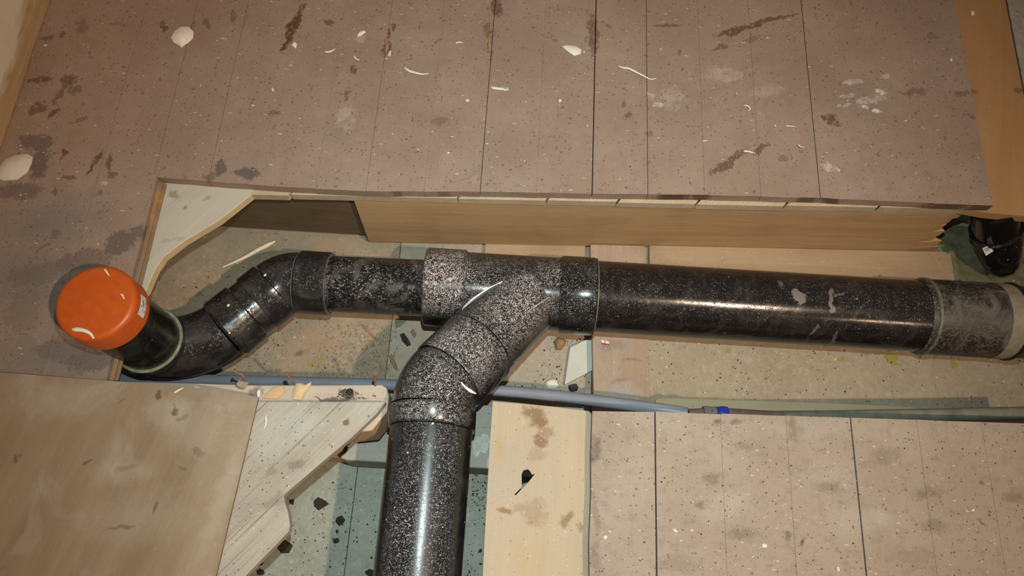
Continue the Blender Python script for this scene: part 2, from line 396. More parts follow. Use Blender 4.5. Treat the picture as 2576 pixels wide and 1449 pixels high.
M['joist'] = wood('planed_joist', (.38, .225, .105), (.50, .325, .175), 3, 1.3, crack=.25, dark=(.26, .15, .07), dust=.12, stain=[], sz=-.1)
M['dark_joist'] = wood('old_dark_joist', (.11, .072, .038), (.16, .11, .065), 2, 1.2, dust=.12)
M['batten'] = wood('batten_wood', (.33, .22, .13), (.42, .30, .19), 3, 1, dust=.5)
M['noggin'] = wood('noggin_wood', (.33, .225, .155), (.43, .315, .235), 90, .8, mottle=(.37, .34, .30), dust=.55, stain=[(1540,870,40,14,0,.3),(1590,905,30,6,-10,.35),(1555,960,30,8,8,.35)], sz=-.172, scol=(.14, .10, .08), stain2=[(1565,990,60,20,0,.5),(1550,870,60,14,0,.3)], s2col=(.33, .31, .28))
M['tongue'] = wood('tongue_wood', (.20, .13, .075), (.29, .20, .125), 90, 1, dust=.15, stain2=[(392,480,16,40,10,.9),(385,530,12,60,10,.6)], sz=-.012, s2col=(.45, .22, .085))
M['groove'] = flat('groove_wood', (.13, .075, .035), .8)
M['edge_wood'] = wood('stained_edge', (.23, .155, .11), (.33, .24, .18), 45, 1.2, stain=[(1690,492,46,30,0,.9),(1760,494,30,30,0,.8),(2030,500,30,30,0,.7),(2090,501,24,30,0,.8),(2380,514,60,30,0,.75),(2470,518,40,30,0,.8),(1120,482,20,30,0,.4),(1000,482,14,30,0,.5)], sz=-.008, scol=(.075, .04, .025))
M['tri'] = wood('whitewashed_board', (.42, .39, .33), (.50, .47, .40), 52, .5, stain=[(440,490,16,12,0,.7),(465,525,6,6,0,.9),(520,500,12,4,40,.5),(370,660,4,24,-30,.35),(430,600,30,5,10,.3)], sz=-.017, scol=(.22, .18, .13), dark=(.37, .34, .29), dust=.25)
M['cut_wood'] = wood('fresh_cut_wood', (.50, .36, .19), (.66, .52, .33), 58, 1.4, dust=.05, dark=(.42, .29, .14))
M['timber'] = wood('weathered_timber', (.32, .275, .22), (.46, .42, .36), 50, 1.3, crack=.55, stain=[(745,1165,20,12,0,.5),(690,1260,24,14,30,.4),(680,1180,14,10,0,.4),(870,1065,7,7,0,.9)], sz=-.017, scol=(.15, .12, .09), dust=.8, stain2=[(740,1060,60,36,0,.55),(690,1100,40,60,-20,.45)], s2col=(.42, .43, .41))
M['beam'] = wood('pale_beam', (.42, .34, .27), (.53, .45, .38), 2, 1, crack=.3, stain=[(880,990,20,16,0,.9),(850,1003,60,5,0,.8),(940,998,6,4,0,.9),(705,980,9,6,0,.9),(640,990,16,12,0,.6)], sz=-.034, scol=(.075, .05, .035), dust=.4)
M['beam_end'] = wood('fresh_pine', (.52, .32, .17), (.60, .40, .23), 20, .7, dust=.1)
M['ledge'] = wood('grey_joist', (.30, .285, .24), (.38, .37, .32), 2, 1.2, dust=.7)
M['ply'] = wood('pale_plywood', (.385, .295, .205), (.455, .36, .262), 88, .6, dark=(.34, .265, .19), mottle=(.36, .315, .25),
 stain=[(1345,1035,30,20,0,.75),(1355,1060,24,22,0,.8),(1370,1085,22,18,0,.5),(1360,1110,18,16,0,.75),(1350,1145,20,18,0,.25),(1345,1290,26,34,10,.3),(1270,1290,18,10,0,.7),(1310,1280,20,14,0,.3),(1425,1310,14,20,-30,.65),(1455,1330,5,12,0,.5)],
 sz=-.017, scol=(.17, .09, .036), dust=.5, stain2=[(1255,1130,14,36,0,.5),(1330,1400,36,50,0,.25),(1290,1360,20,20,0,.2)], s2col=(.40, .30, .12), rough=.65)
M['hard'] = wood('brown_hardboard', (.225, .165, .104), (.305, .24, .168), 75, .3, mottle=(.33, .285, .225), dark=(.195, .133, .070),
 stain=[(403,998,9,12,0,.9),(440,1033,6,9,0,.8),(232,1163,12,4,25,.8),(52,1155,7,14,10,.75),(400,1277,4,10,-15,.7),(315,1328,36,5,8,.55),(505,1140,18,9,0,.4),(460,1055,14,8,0,.4),(318,1180,26,8,12,.3),(465,1180,9,6,0,.5),(310,1013,3,10,-15,.5)],
 sz=0, scol=(.11, .085, .06), dust=.12, stain2=[(440,1050,60,40,-30,.5),(500,1080,60,60,0,.35),(310,1190,60,30,0,.35),(160,1010,90,40,0,.3),(340,1310,120,50,0,.25),(560,1250,20,140,-14,.3)], s2col=(.38, .335, .265), rough=.55)
M['hard_edge'] = flat('hardboard_edge', (.20, .145, .085), .8)
M['cav_left'] = cavity_mat('cavity_left', (.27, .195, .125), (.35, .275, .195), (.22, .21, .165),
 [(780,915,9,6,0,.9),(800,905,9,7,0,.9),(868,832,9,5,0,.8),(870,845,5,5,0,.7),(880,905,5,5,0,.5)],
 [(755,885,20,10,0,.6),(720,650,24,14,0,.35),(640,790,26,16,0,.4),(500,740,14,8,20,.5),(660,640,40,12,20,.3),(560,870,40,10,20,.3)],
 [(840,620,70,24,-8,.6),(800,860,70,50,0,.45),(560,690,60,30,30,.35)], -.2, .75)
M['cav_mid'] = cavity_mat('cavity_mid', (.34, .28, .215), (.40, .335, .26), (.27, .27, .22), None, [(1265,955,12,12,0,.4)], [(1270,958,14,14,0,.7)], -.2, .5)
M['cav_right'] = cavity_mat('cavity_right', (.32, .255, .18), (.37, .30, .215), (.28, .235, .165),
 [(1830,885,6,9,0,.8),(2117,905,9,9,0,.8),(2245,900,20,12,0,.85),(2250,915,8,5,0,.8),(2397,917,10,12,0,.8),(2247,997,6,5,0,.5)], [(2200,890,40,3,-8,.3)], None, -.185, .3)
M['cav_front'] = cavity_mat('cavity_front', (.26, .27, .22), (.33, .34, .29), (.20, .215, .18), None, [(790,1250,8,8,0,.3)], None, -.2, .6)  # greenish shade of the front pipe and boards painted into the base colours
M['slat'] = wood('thin_slat', (.46, .36, .22), (.54, .43, .27), 3, .6, dust=.4)
t = NT('flaking_skirting'); sx = t.n('ShaderNodeSeparateXYZ'); t.t.links.new(t.pos, sx.inputs[0])
hgt = t.mth('ADD', sx.outputs[2], t.mth('MULTIPLY', t.mth('SUBTRACT', t.noise(t.map(t.pos, (1, .35, 1)), 22, 4, .6), .5), .16))
n = t.noise(t.map(t.pos, (30, 4, 60)), 1, 4, .6)
c = t.mix(t.rng(n, .3, .7), (.34, .225, .105), (.46, .33, .18)); c = t.mix(t.rng(hgt, .028, .06), c, (.60, .53, .43))
M['skirt'] = t.finish(c, .6, n, .001, .4)
M['moss'] = cavity_mat('mossy_rubble', (.135, .13, .075), (.20, .185, .115), (.10, .12, .045), z=-.19, gam=.7)
M['plaster'] = flat('white_plaster', (.46, .48, .42), .9, .2, .3, 120)
M['panel'] = flat('pale_panel', (.52, .52, .46), .7, .3, .08, 20)

M['pipe_main'] = pipe_mat('black_pipe_main', .42, 480, rough=.16, smear=.10, lo=.565, tint=(.27, .225, .20), base=(.010, .0075, .007),
 marks=[(2010,742,18,17,0,.55),(1965,715,6,13,30,.3),(2090,750,7,34,-12,.45),(2095,780,10,12,0,.4),(2110,745,16,5,25,.3),(2062,820,6,14,-15,.3),(2125,840,5,16,10,.25)], mz=-.045)
M['pipe_wye'] = pipe_mat('dusty_branch', 1.0, 720, (1.5, .75, 1), rough=.2, smear=.08, lo=.492, big=9, tint=(.66, .58, .57))
M['pipe_run'] = pipe_mat('dusty_run', .85, 680, (1.5, .75, 1), rough=.17, smear=.08, lo=.51, big=12, tint=(.56, .48, .47))
M['pipe_lsock'] = pipe_mat('dusty_left_socket', .95, 680, (1.5, .75, 1), rough=.2, smear=.1, lo=.485, big=16, tint=(.58, .50, .49))
M['pipe_rsock'] = pipe_mat('dusty_right_socket', .7, 640, rough=.16, smear=.05, lo=.545, big=16, tint=(.5, .44, .43))
M['pipe_elbow'] = pipe_mat('dusty_elbow', .95, 820, (1.4, .8, 1), rough=.2, smear=.05, lo=.515, big=12, upr=(.4, 1.0), tint=(.66, .61, .61))
M['pipe_front'] = pipe_mat('dusty_front_pipe', .95, 900, (1, 1, 1), rough=.27, smear=.03, lo=.54, big=8, upr=(.5, 1.0), tint=(.66, .64, .67), base=(.008, .008, .009))
M['pipe_small'] = pipe_mat('black_pipe_small', .65, 360, rough=.2, smear=.3, lo=.53, tint=(.34, .30, .29))
M['pipe_left'] = pipe_mat('black_elbow_left', .3, 420, rough=.17, smear=.2, lo=.545, tint=(.25, .225, .22), base=(.016, .014, .014))
M['pipe_stub'] = pipe_mat('black_stub', .35, 300, rough=.25, smear=.3, up=False, lo=.6, tint=(.13, .12, .10), base=(.007, .007, .006))
M['pipe_coup'] = pipe_mat('smeared_coupling', .4, 300, rough=.42, smear=.75, lo=.5, up=False, tint=(.21, .175, .145), base=(.02, .016, .013))
M['pipe_clean'] = pipe_mat('clean_black', .08, 400, rough=.1, smear=.03, lo=.56)
M['seal'] = flat('pale_seal_ring', (.115, .12, .092), .5, .4, .4, 120)
M['seal_green'] = flat('greenish_seal_ring', (.19, .20, .14), .5, .4, .4, 100)
M['seal_dark'] = flat('black_rubber', (.012, .012, .011), .5, .4)
M['seal_tan'] = flat('tan_pipe_band', (.22, .195, .135), .6, .3, .2, 60)
t = NT('orange_plastic'); n = t.noise(t.pos, 90, 4, .6)
M['orange'] = t.finish(t.mix(t.rng(n, .3, .75), (.44, .070, .005), (.51, .095, .009)), .42, n, .0004, .3, .45)
t = NT('printed_sticker')
s1 = t.noise(t.map(t.pos, (300, 300, 900)), 1, 2, .5)
M['sticker'] = t.finish(t.mix(t.rng(s1, .46, .54), (.08, .08, .16), (.66, .66, .68)), .4)
M['sticker_plain'] = flat('white_sticker', (.62, .62, .62), .45, .4, .05)
M['ink'] = flat('grey_ink', (.16, .16, .17), .6)
M['chip'] = flat('white_paint_chip', (.72, .67, .58), .55, .3, .06, 120)
M['chip_grey'] = flat('aged_paint_chip', (.56, .53, .46), .6, .3, .06, 120)
M['shaving'] = flat('pale_shaving', (.70, .60, .48), .7, .2, .1, 200)
M['conduit'] = flat('grey_conduit', (.225, .235, .275), .42, .4, .07, 40)
M['cop'] = flat('dirty_copper', (.17, .105, .075), .6, .3, .3, 60)
M['cop_green'] = flat('tarnished_pipe', (.165, .165, .125), .6, .3, .25, 50)
M['tape_blue'] = flat('blue_tape', (.02, .035, .33), .45, .4, .2, 150)
M['tape_grey'] = flat('grey_tape', (.16, .15, .13), .7, .3, .35, 220)
M['rust'] = flat('rusty_nail', (.24, .12, .06), .7, .3, .3, 300)
M['tar'] = flat('tar_flake', (.03, .025, .019), .85, .3, .4, 180)
M['char'] = flat('charcoal_lump', (.045, .045, .045), .9, .2, .5, 300)
M['crumb_pale'] = flat('pale_crumb', (.52, .46, .38), .9, .2, .25, 300)
M['crumb_dark'] = flat('dark_crumb', (.055, .045, .035), .9, .2, .3, 300)
M['crumb_tan'] = flat('sand_crumb', (.33, .26, .19), .9, .2, .3, 300)
M['red'] = flat('red_print', (.45, .03, .03), .5)
M['dust_white'] = flat('white_dust_line', (.82, .80, .78), .9, .2, .1, 300)
M['bark'] = flat('brown_chip', (.30, .17, .08), .8, .2, .2, 120)

# ================================================================== THE SETTING
def cut_y(x):                    # ragged saw cut of the rear floor
    T = [P(a, b, 0) for a, b in ((346,442),(395,445),(594,461),(734,471),(900,481),(1215,482),(1490,487),(1800,491),(2063,498),(2300,509),(2497,518))]
    if x <= T[0].x: return T[0].y
    for a, b in zip(T, T[1:]):
        if x <= b.x: return a.y + (b.y - a.y) * (x - a.x) / (b.x - a.x)
    return T[-1].y
XE = -.527                       # left side of the opening
floor = empty('floor', (0, .9, -.017), kind='structure')
FB = .0165
joints = [-.532, -.452, -.370, -.295, -.2215, -.137, -.055, .027, .109, .191, .275, .358, .446, .53, .615, .702]
gaps = {-.452: .0006, -.2215: .0005, -.055: .0010, .109: .0016, .191: .0009, .446: .0013, -.532: .0003, .275: .0003, .358: .0004}
for a, b in zip(joints, joints[1:]):
    ga, gb = gaps.get(a, .00016) / 2, gaps.get(b, .00016) / 2
    xs = [a + ga + (b - a - ga - gb) * i / 3 for i in range(4)]
    poly = [(x, cut_y(x) + rnd.uniform(-.0006, .0006)) for x in xs] + [(xs[-1], 1.45), (xs[0], 1.45)]
    v, f = prism(poly, -rnd.uniform(0, .00012), -FB)
    o = mesh_obj('floorboard', v, f, [floor_at((a + b) / 2), M['edge_wood']], floor)
    for pl in o.data.polygons:
        if pl.normal.y < -.8: pl.material_index = 1
LJ = [-.86, -.764, -.695, -.612, XE]
for a, b in zip(LJ, LJ[1:]):
    last = b == XE
    v, f = box(a + .0001, (b - .0001 if not last else XE), -.35, 1.45, -FB, -rnd.uniform(0, .0001))
    if last:                     # stops where the sawn boards behind start
        v, f = prism([(a + .0003, -.35), (XE, -.35), (XE, cut_y(XE) - .001), (-.5325, cut_y(XE) + .004), (-.5325, 1.45), (a + .0003, 1.45)], 0, -FB)
    mesh_obj('floorboard', v, f, FMATS[0], floor)
FJ = [(.1155, .198), (.198, .2845), (.2845, .371), (.371, .457), (.457, .545), (.545, .631), (.631, .717), (.717, .803), (.803, .889)] + [(.889 + .086 * k, .975 + .086 * k) for k in range(8)]
FE = [P(a, b, 0) for a, b in ((1490,1033),(1648,1036),(1900,1044),(2135,1050),(2330,1056),(2576,1066))]
def front_y(x):
    for a, b in zip(FE, FE[1:]):
        if x <= b.x or b is FE[-1]: return a.y + (b.y - a.y) * (x - a.x) / (b.x - a.x)
for i, (a, b) in enumerate(FJ):
    ga = .001 if i in (1, 4) else .0002; gb = .001 if i in (0, 3) else .0002
    xs = [a + ga + (b - a - ga - gb) * k / 3 for k in range(4)]
    left = [(a + ga, -.35)] if i else [(a + .001, -.35), (a - .0005, -.1), (a + .001, 0), (a - .0008, .06), (a + .0006, .12), (a - .0006, .17)]
    poly = [(xs[-1], -.35)] + [(x, front_y(x) + rnd.uniform(-.0006, .0006)) for x in reversed(xs)] + list(reversed(left))
    v, f = prism(poly, -rnd.uniform(0, .0004), -.033)
    mesh_obj('floorboard', v, f, FRONTS[0 if a < .19 else 1 if a < .37 else 2], floor)

# tongue and groove on the left side of the opening: parts of the board there
tg = empty('tongue_strip', (XE, .35, -.03), 'orange-brown tongue along the cut left side of the floor opening', 'wood strip')
mesh_obj('tongue', *box(XE + .0002, XE + .0065, .10, cut_y(XE) - .003, -.0105, -.0065), M['tongue'], tg, bevel=.001)
mesh_obj('lower_lip', *box(XE + .0002, XE + .009, .10, cut_y(XE) - .003, -.0168, -.0125), M['tongue'], tg, bevel=.001)
mesh_obj('groove', *box(XE + .0002, XE + .0025, .10, cut_y(XE) - .003, -.0125, -.0105), M['groove'], tg)

# lower layer: diagonal boards under the rear floor, sawn along the same line
def clip(poly, nx, ny, c):
    out = []
    for (x0, y0), (x1, y1) in zip(poly, poly[1:] + poly[:1]):
        d0, d1 = nx * x0 + ny * y0 - c, nx * x1 + ny * y1 - c
        if d0 >= 0: out.append((x0, y0))
        if d0 * d1 < 0:
            t = d0 / (d0 - d1); out.append((x0 + (x1 - x0) * t, y0 + (y1 - y0) * t))
    return out
sub = empty('subfloor', (0, .9, -.034), kind='structure')
EA, EB = P(700, 503, -.034), P(2400, 540, -.034)
sl = (EB.y - EA.y) / (EB.x - EA.x)
en = Vector((-sl, 1)).normalized(); ec = en.x * EA.x + en.y * EA.y
dd = Vector((math.cos(math.radians(55)), math.sin(math.radians(55)))); dn = Vector((dd.y, -dd.x))
notch = [P(x, y, -.034) for x, y in ((640,496),(734,503),(1150,513),(1372,517),(1548,521),(1745,526),(1965,531),(2196,536),(2420,541))]
cs = [dn.x * q.x + dn.y * q.y for q in notch]
for i, (c0, c1) in enumerate(zip(cs, cs[1:])):
    g = .0012
    big = [Vector((0, 0)) + dn * c + dd * s for c, s in ((c0 + g, -3), (c1 - g, -3), (c1 - g, 3), (c0 + g, 3))]
    pl = clip([tuple(q) for q in big], en.x, en.y, ec + rnd.uniform(-.001, .0015))
    pl = clip(pl, 0, -1, -1.4); pl = clip(pl, -1, 0, -.76); pl = clip(pl, 1, 0, -.53)
    if len(pl) > 2:
        v, f = prism(pl, -.0172, -.034); mesh_obj('subfloor_board', v, f, M['subfloor'], sub, bevel=.0012)
# bare amber end of the lower layer on the right and the grey one beside it
e0, e1 = P(2350, 538, -.034), P(2620, 550, -.034)
mesh_obj('subfloor_board', *prism([(.66, e0.y + .004), (.7035, cut_y(.702) - .003), (.80, P(2576,546,-.017).y), (.802, .66), (.796, .76), (.798, .86), (.801, 1.0), (.803, 1.4), (.66, 1.4)], -.0166, -.034), M['orange_board'], sub)
mesh_obj('subfloor_board', *prism([(.802, .57), (1.6, .60), (1.6, 1.4), (.805, 1.4), (.803, 1.0), (.800, .86), (.798, .76), (.804, .66)], -.0150, -.034), M['grey_board'], sub)

# skirting on the left
sk = [(-.764, .545), (-.7635, .70), (-.7655, .735), (-.7645, .78), (-.764, 1.45), (-.79, 1.45), (-.79, .545)]
mesh_obj('baseboard_left', *prism(sk, .16, .0004), M['skirt'], bevel=.003)['kind'] = 'structure'
mesh_obj('wall_left', *box(-.84, -.79, .36, 1.45, 0.0004, .9), flat('painted_wall', (.55, .50, .42), .8))['kind'] = 'structure'

# bottom of the cavity
cf = empty('cavity_floor', (0, .3, -.26), kind='structure')
def panel(x0, x1, y0, y1, ztop, m):
    return mesh_obj('panel', *box(x0, x1, y0, y1, -.26, ztop), m, cf)
panel(-.85, -.1935, .20, .80, -.200, M['cav_left'])
panel(-.1925, .1355, .20, .80, -.201, M['cav_mid'])
panel(.1365, 1.7, .10, .80, -.185, M['cav_right'])
panel(-.85, -.2195, -.40, .199, -.200, M['cav_front'])
panel(-.2185, .1355, -.40, .199, -.202, M['cav_front'])
panel(.1365, 1.7, -.40, .099, -.200, M['cav_front'])

# ================================================================== JOISTS AND BOARDS
def jy(x): return .5455 + (x - .119) * .0425           # front of the rear joist
J0, J1 = -.246, .664
rear = empty('rear_joist', ((J0 + J1) / 2, .57, -.186), 'planed orange-brown joist under the sawn edge of the rear floor', 'joist')
v, f = prism([(J0, jy(J0)), (J1, jy(J1)), (J1 + .002, jy(J1) + .02), (J1 - .004, jy(J1) + .045), (J0, jy(J0) + .045)], -.0345, -.185)
n = 5
# splintered right end
mesh_obj('body', v, f, M['joist'], rear, bevel=.0015)
se = []
for k in range(7):
    z0 = -.185 + k * .021; l = .010 + .030 * rnd.random() * (1 - k / 9) + .012 * (6 - k) / 6
    se.append(prism([(J1, jy(J1) + .001), (J1 + l, jy(J1) + .004 + rnd.random() * .004), (J1, jy(J1) + .03)], z0 + .02, z0))
mesh_obj('splintered_end', *join(*se), M['joist'], rear)
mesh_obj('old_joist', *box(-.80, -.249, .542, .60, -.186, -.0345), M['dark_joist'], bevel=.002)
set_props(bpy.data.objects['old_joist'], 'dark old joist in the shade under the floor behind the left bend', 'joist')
mesh_obj('batten', *prism([(-.10, .50), (.70, .497), (.70, .56), (-.10, .535)], -.1855, -.1995), M['batten'], bevel=.0015)
o = bpy.data.objects['batten']; v, f = prism([(-.05, .478), (.76, .487), (.76, .60), (-.05, .56)], -.186, -.2006)
bpy.data.objects.remove(o)
v, f = prism([(.2255, .487), (.735, .493), (.735, jy(.735) - .0005), (.2255, jy(.2255) - .0005)], -.1728, -.1848)
set_props(mesh_obj('batten', v, f, M['batten'], bevel=.002), 'flat orange-brown batten lying along the foot of the rear joist', 'batten')
v, f = prism([(-.05, .49), (.12, .49), (.12, .60), (-.05, .56)], -.187, -.2008)
set_props(mesh_obj('batten', v, f, M['batten'], bevel=.002), 'short batten half hidden behind the dusty branch fitting', 'batten')
c = [P(1485,615,-.172), P(1620,618,-.172), P(1638,1040,-.172), P(1494,1040,-.172)]
set_props(mesh_obj('cross_board', *prism([(q.x, q.y) for q in c], -.172, -.1845), M['noggin'], bevel=.0012), 'pinkish cross board passing under the long black pipe', 'board')
# pale splintered board in the corner of the opening
rc = [P(2300,620,-.14), P(2420,545,-.05)]
set_props(mesh_obj('back_board', *prism([(.672, .6155), (.704, .6165), (.706, .634), (1.6, .66), (1.6, .69), (.672, .66)], -.036, -.1845), M['grey_board'], bevel=.002), 'grey-green board at the back of the right corner', 'board')
rv, rf = [], []; ru, rw = 60, 26
for j in range(rw):
    for k in range(ru):
        x = .695 + .285 * k / (ru - 1); y = .502 + .125 * j / (rw - 1); ed = min(1, 6 * min(k / ru, j / rw, 1 - k / (ru - 1), 1 - j / (rw - 1)))
        h = max(0, .005 * ed + .009 * ed * mnoise.fractal(Vector((x * 40, y * 40, 0)), .8, 2.1, 5) + .012 * ed * (x - .69) * 3)
        rv.append((x, y, -.1847 + h))
for j in range(rw - 1):
    for k in range(ru - 1):
        a = j * ru + k; rf.append([a, a + 1, a + ru + 1, a + ru])
set_props(mesh_obj('rubble', rv, rf, M['moss'], smooth=50), 'greenish mossy rubble in the right corner behind the coupling', 'rubble', kind='stuff')

# left triangular board of the lower layer with a fresh diagonal cut
tp = [P(x, y, -.0175) for x, y in ((636,487),(551,554),(464,606),(412,646),(392,675),(380,701),(367,733))]
tri = [(q.x, q.y) for q in tp] + [(XE + .010, tp[-1].y - .004), (-.60, .357), (-.60, .56), (-.39, cut_y(-.39) + .02), (tp[0].x + .004, tp[0].y + .02)]
v, f = prism(tri, -.0175, -.0335)
o = mesh_obj('diagonal_board', v, f, [M['tri'], M['cut_wood']], bevel=.0015)
for pl in o.data.polygons:
    if abs(pl.normal.z) < .5: pl.material_index = 1
set_props(o, 'whitish triangular board end with fresh yellow diagonal saw cut', 'board')

# front joist, notched for the soil pipe
nj = empty('notched_joist', (-.3, .2, -.2), 'weathered front joist with a notch cut out for the pipe', 'joist')
bp = [(-.80, .225), (-.34, .2395), (-.170, .2505), (-.163, .2465), (-.1585, .236), (-.1585, .214), (-.176, .187), (-.214, .181), (-.80, .181)]
v, f = prism(bp, -.034, -.105)
o = mesh_obj('joist_end', v, f, [M['beam'], M['beam_end']], nj, bevel=.002)
for pl in o.data.polygons:
    if abs(pl.normal.z) < .5: pl.material_index = 1
mesh_obj('lower_part', *prism([(-.80, .163), (-.226, .163), (-.222, .172), (-.222, .195), (-.80, .195)], -.1055, -.13), M['joist'], nj, bevel=.002) if False else mesh_obj('lower_part', *prism([(-.235, .163), (-.226, .172), (-.222, .195), (-.222, .25), (.115, .255), (.115, .160), (-.225, .160)], -.1315, -.196), M['ledge'], nj, bevel=.003)
mesh_obj('side_cleat', *box(-.80, -.232, .165, .19, -.196, -.15), M['joist'], nj, bevel=.002)
mesh_obj('notch_shoulder', *box(-.012, .115, .197, .25, -.131, -.10), M['ledge'], nj, bevel=.002)

# weathered diagonal board on the front joist, and the sheet over it
tw = pxpoly([(560,1009),(970,1010),(948,1040),(885,1100),(830,1146),(760,1205),(713,1246),(716,1262),(724,1285),(729,1318),(727,1336),(690,1375),(655,1410),(590,1478),(330,1750),(120,1750),(430,1250)], -.0175)
v, f = prism([(q.x, q.y) for q in tw], -.0175, -.0335)
tb = mesh_obj('diagonal_board', v, f, M['timber'], bevel=.0015)
set_props(tb, 'weathered grey board with a notch beside the dusty front pipe', 'board')
kn = P(868, 1063, -.0175)
mesh_obj('knot', *sweep([kn - Vector((0, 0, .003)), kn + Vector((0, 0, .0007))], [(0, .0038), (.0037, .003)], 12), M['rust'], tb)
def sheet():
    top = smooth_path([(-90, 930, 0), (60, 941, 0), (300, 960, 0), (470, 973, 0), (560, 983, 0), (650, 999, 0)], 5)
    bot = smooth_path([(-230, 1790, 0), (-70, 1785, 0), (180, 1780, 0), (345, 1775, 0), (415, 1770, 0), (468, 1765, 0)], 5)
    V, Fc = [], []; nu, nv = len(top), 14
    for layer in (0, 1):
        for j in range(nv):
            for i in range(nu):
                q = top[i].lerp(bot[i], j / (nv - 1)); u = i / (nu - 1)
                z = .0055 - .0145 * max(0, (u - .68) / .32) ** 1.6 + .0015 * math.sin(u * 9 + j * .5) * (1 - u)
                V.append(P(q.x, q.y, z) - Vector((0, 0, .0042 * layer)))
    N = nu * nv
    for j in range(nv - 1):
        for i in range(nu - 1):
            a = j * nu + i; Fc.append([a, a + 1, a + nu + 1, a + nu]); Fc.append([N + a, N + a + nu, N + a + nu + 1, N + a + 1])
    for i in range(nu - 1):
        a, b = i, (nv - 1) * nu + i; Fc.append([a, N + a, N + a + 1, a + 1]); Fc.append([b, b + 1, N + b + 1, N + b])
    for j in range(nv - 1):
        a, b = j * nu, j * nu + nu - 1; Fc.append([a, a + nu, N + a + nu, N + a]); Fc.append([b, N + b, N + b + nu, b + nu])
    return V, Fc
o = mesh_obj('hardboard_sheet', *sheet(), [M['hard'], M['hard_edge']], smooth=35)
for pl in o.data.polygons:
    if abs(pl.normal.z) < .5: pl.material_index = 1
set_props(o, 'brown hardboard sheet with drooping corner in front of the orange cap', 'sheet')

def holed(outer, hole, z1, z0):
    A = [[Vector((q.x, q.y, 0)) for q in outer], [Vector((q.x, q.y, 0)) for q in hole]]
    tris = tessellate_polygon(A); pts = A[0] + A[1]; n = len(pts); n0 = len(outer)
    V = [(q.x, q.y, z1) for q in pts] + [(q.x, q.y, z0) for q in pts]
    Fc = [list(t) for t in tris] + [[i + n for i in reversed(t)] for t in tris]
    for a, b in ((0, n0), (n0, n)):
        m = b - a
        for i in range(m):
            p, q = a + i, a + (i + 1) % m; Fc.append([p, q, q + n, p + n])
    return V, Fc
outer = pxpoly([(1240,1010),(1300,1015),(1380,1022),(1440,1030),(1481,1034),(1493,1050),(1493,2200),(1150,2200),(1214,1449),(1222,1300),(1232,1120)], -.0172)
hole = pxpoly([(1312,1193),(1317,1183),(1328,1180),(1334,1186),(1338,1194),(1346,1192),(1330,1212),(1297,1246),(1294,1244),(1313,1225)], -.0172)
o = mesh_obj('plywood_board', *holed(outer, hole, -.0172, -.0225), M['ply'])
set_props(o, 'pale torn plywood with brown stain and hole right of the front pipe', 'board')
mesh_obj('crossbar', *box(-.01, .112, .02, .05, -.0335, -.0228), M['ledge'], o) if False else None

# ================================================================== PIPES
R = .055; YM, ZM = .4225, -.098
def ring(name, c, d, r, w, m, parent, r2=.0022):
    c = Vector(c); d = Vector(d).normalized()
    return mesh_obj(name, *sweep([c - d * w / 2, c + d * w / 2], [(0, r - r2), (w * .2, r), (w * .8, r), (w, r - r2)], 56), m, parent, smooth=35)
def pipe(name, path, prof, m, label, cat='pipe', parent=None, seg=56):
    o = mesh_obj(name, *sweep(path, prof, seg), m, parent, smooth=32)
    if label: set_props(o, label, cat)
    return o

# branch fitting
WX0, WX1, WX2, WX3 = -.1315, -.0685, .070, .125
J = Vector((.033, YM, ZM)); bd = (P(1147, 928, -.042) - J).normalized()
FX = -.0965; FZ = -.035
KB = J + bd * ((FX - J.x) / bd.x)           # where the branch axis meets the front pipe
B2 = KB - bd * .026; B1 = J + bd * ((P(1204, 872, -.058) - J).length)
wye = empty('branch_fitting', (0, YM, ZM - R), 'dust-covered black Y branch fitting in the middle of the pipe run', 'pipe fitting')
mesh_obj('run_body', *sweep([(WX1 + .0002, YM, ZM), (WX2 - .0002, YM, ZM)], [(0, R + .0012)], 56), M['pipe_run'], wye, smooth=32)
mesh_obj('left_socket', *sweep([(WX0, YM, ZM), (WX1, YM, ZM)], [(0, .0575), (.002, .0597), (.058, .0597), (.063, R + .001)], 56), M['pipe_lsock'], wye, smooth=32)
mesh_obj('right_socket', *sweep([(WX2, YM, ZM), (WX3, YM, ZM)], [(0, R + .001), (.006, .0597), (.053, .0597), (.055, .0578)], 56), M['pipe_rsock'], wye, smooth=32)
l1 = (B1 - J).length; l2 = (B2 - J).length
mesh_obj('branch', *sweep([J, B1 - bd * .001], [(0, R - .0005), (l1 - .001, R - .0003)], 56), M['pipe_wye'], wye, smooth=32)
mesh_obj('branch_socket', *sweep([B1, B2], [(0, R - .0003), (.003, .0578), ((B2 - B1).length - .003, .0578), ((B2 - B1).length, .0565)], 56), M['pipe_wye'], wye, smooth=32)
ring('seal_ring', (WX3 + .0012, YM, ZM), (1, 0, 0), .0588, .0024, M['seal'], wye)
ub = (Vector((0, 0, 1)) - bd * bd.z).normalized(); wb = bd.cross(ub)
if wb.x > 0: wb = -wb
cr = []
for k in range(15):                      # the crease between run and branch
    th = math.radians(38 + 70 * k / 14); off = (ub * math.cos(th) + wb * math.sin(th)) * R
    lo, hi = 0.0, .2
    for _ in range(30):
        mid = (lo + hi) / 2; q = J + bd * mid + off
        if math.hypot(q.y - YM, q.z - ZM) < R + .0015: lo = mid
        else: hi = mid
    cr.append(J + bd * lo + off * 1.012)
LC = plen(cr)
mesh_obj('dust_line', *sweep(cr, [(0, .0004), (LC * .4, .0013), (LC * .75, .0026), (LC, .0034)], 8), M['dust_white'], wye, smooth=60)

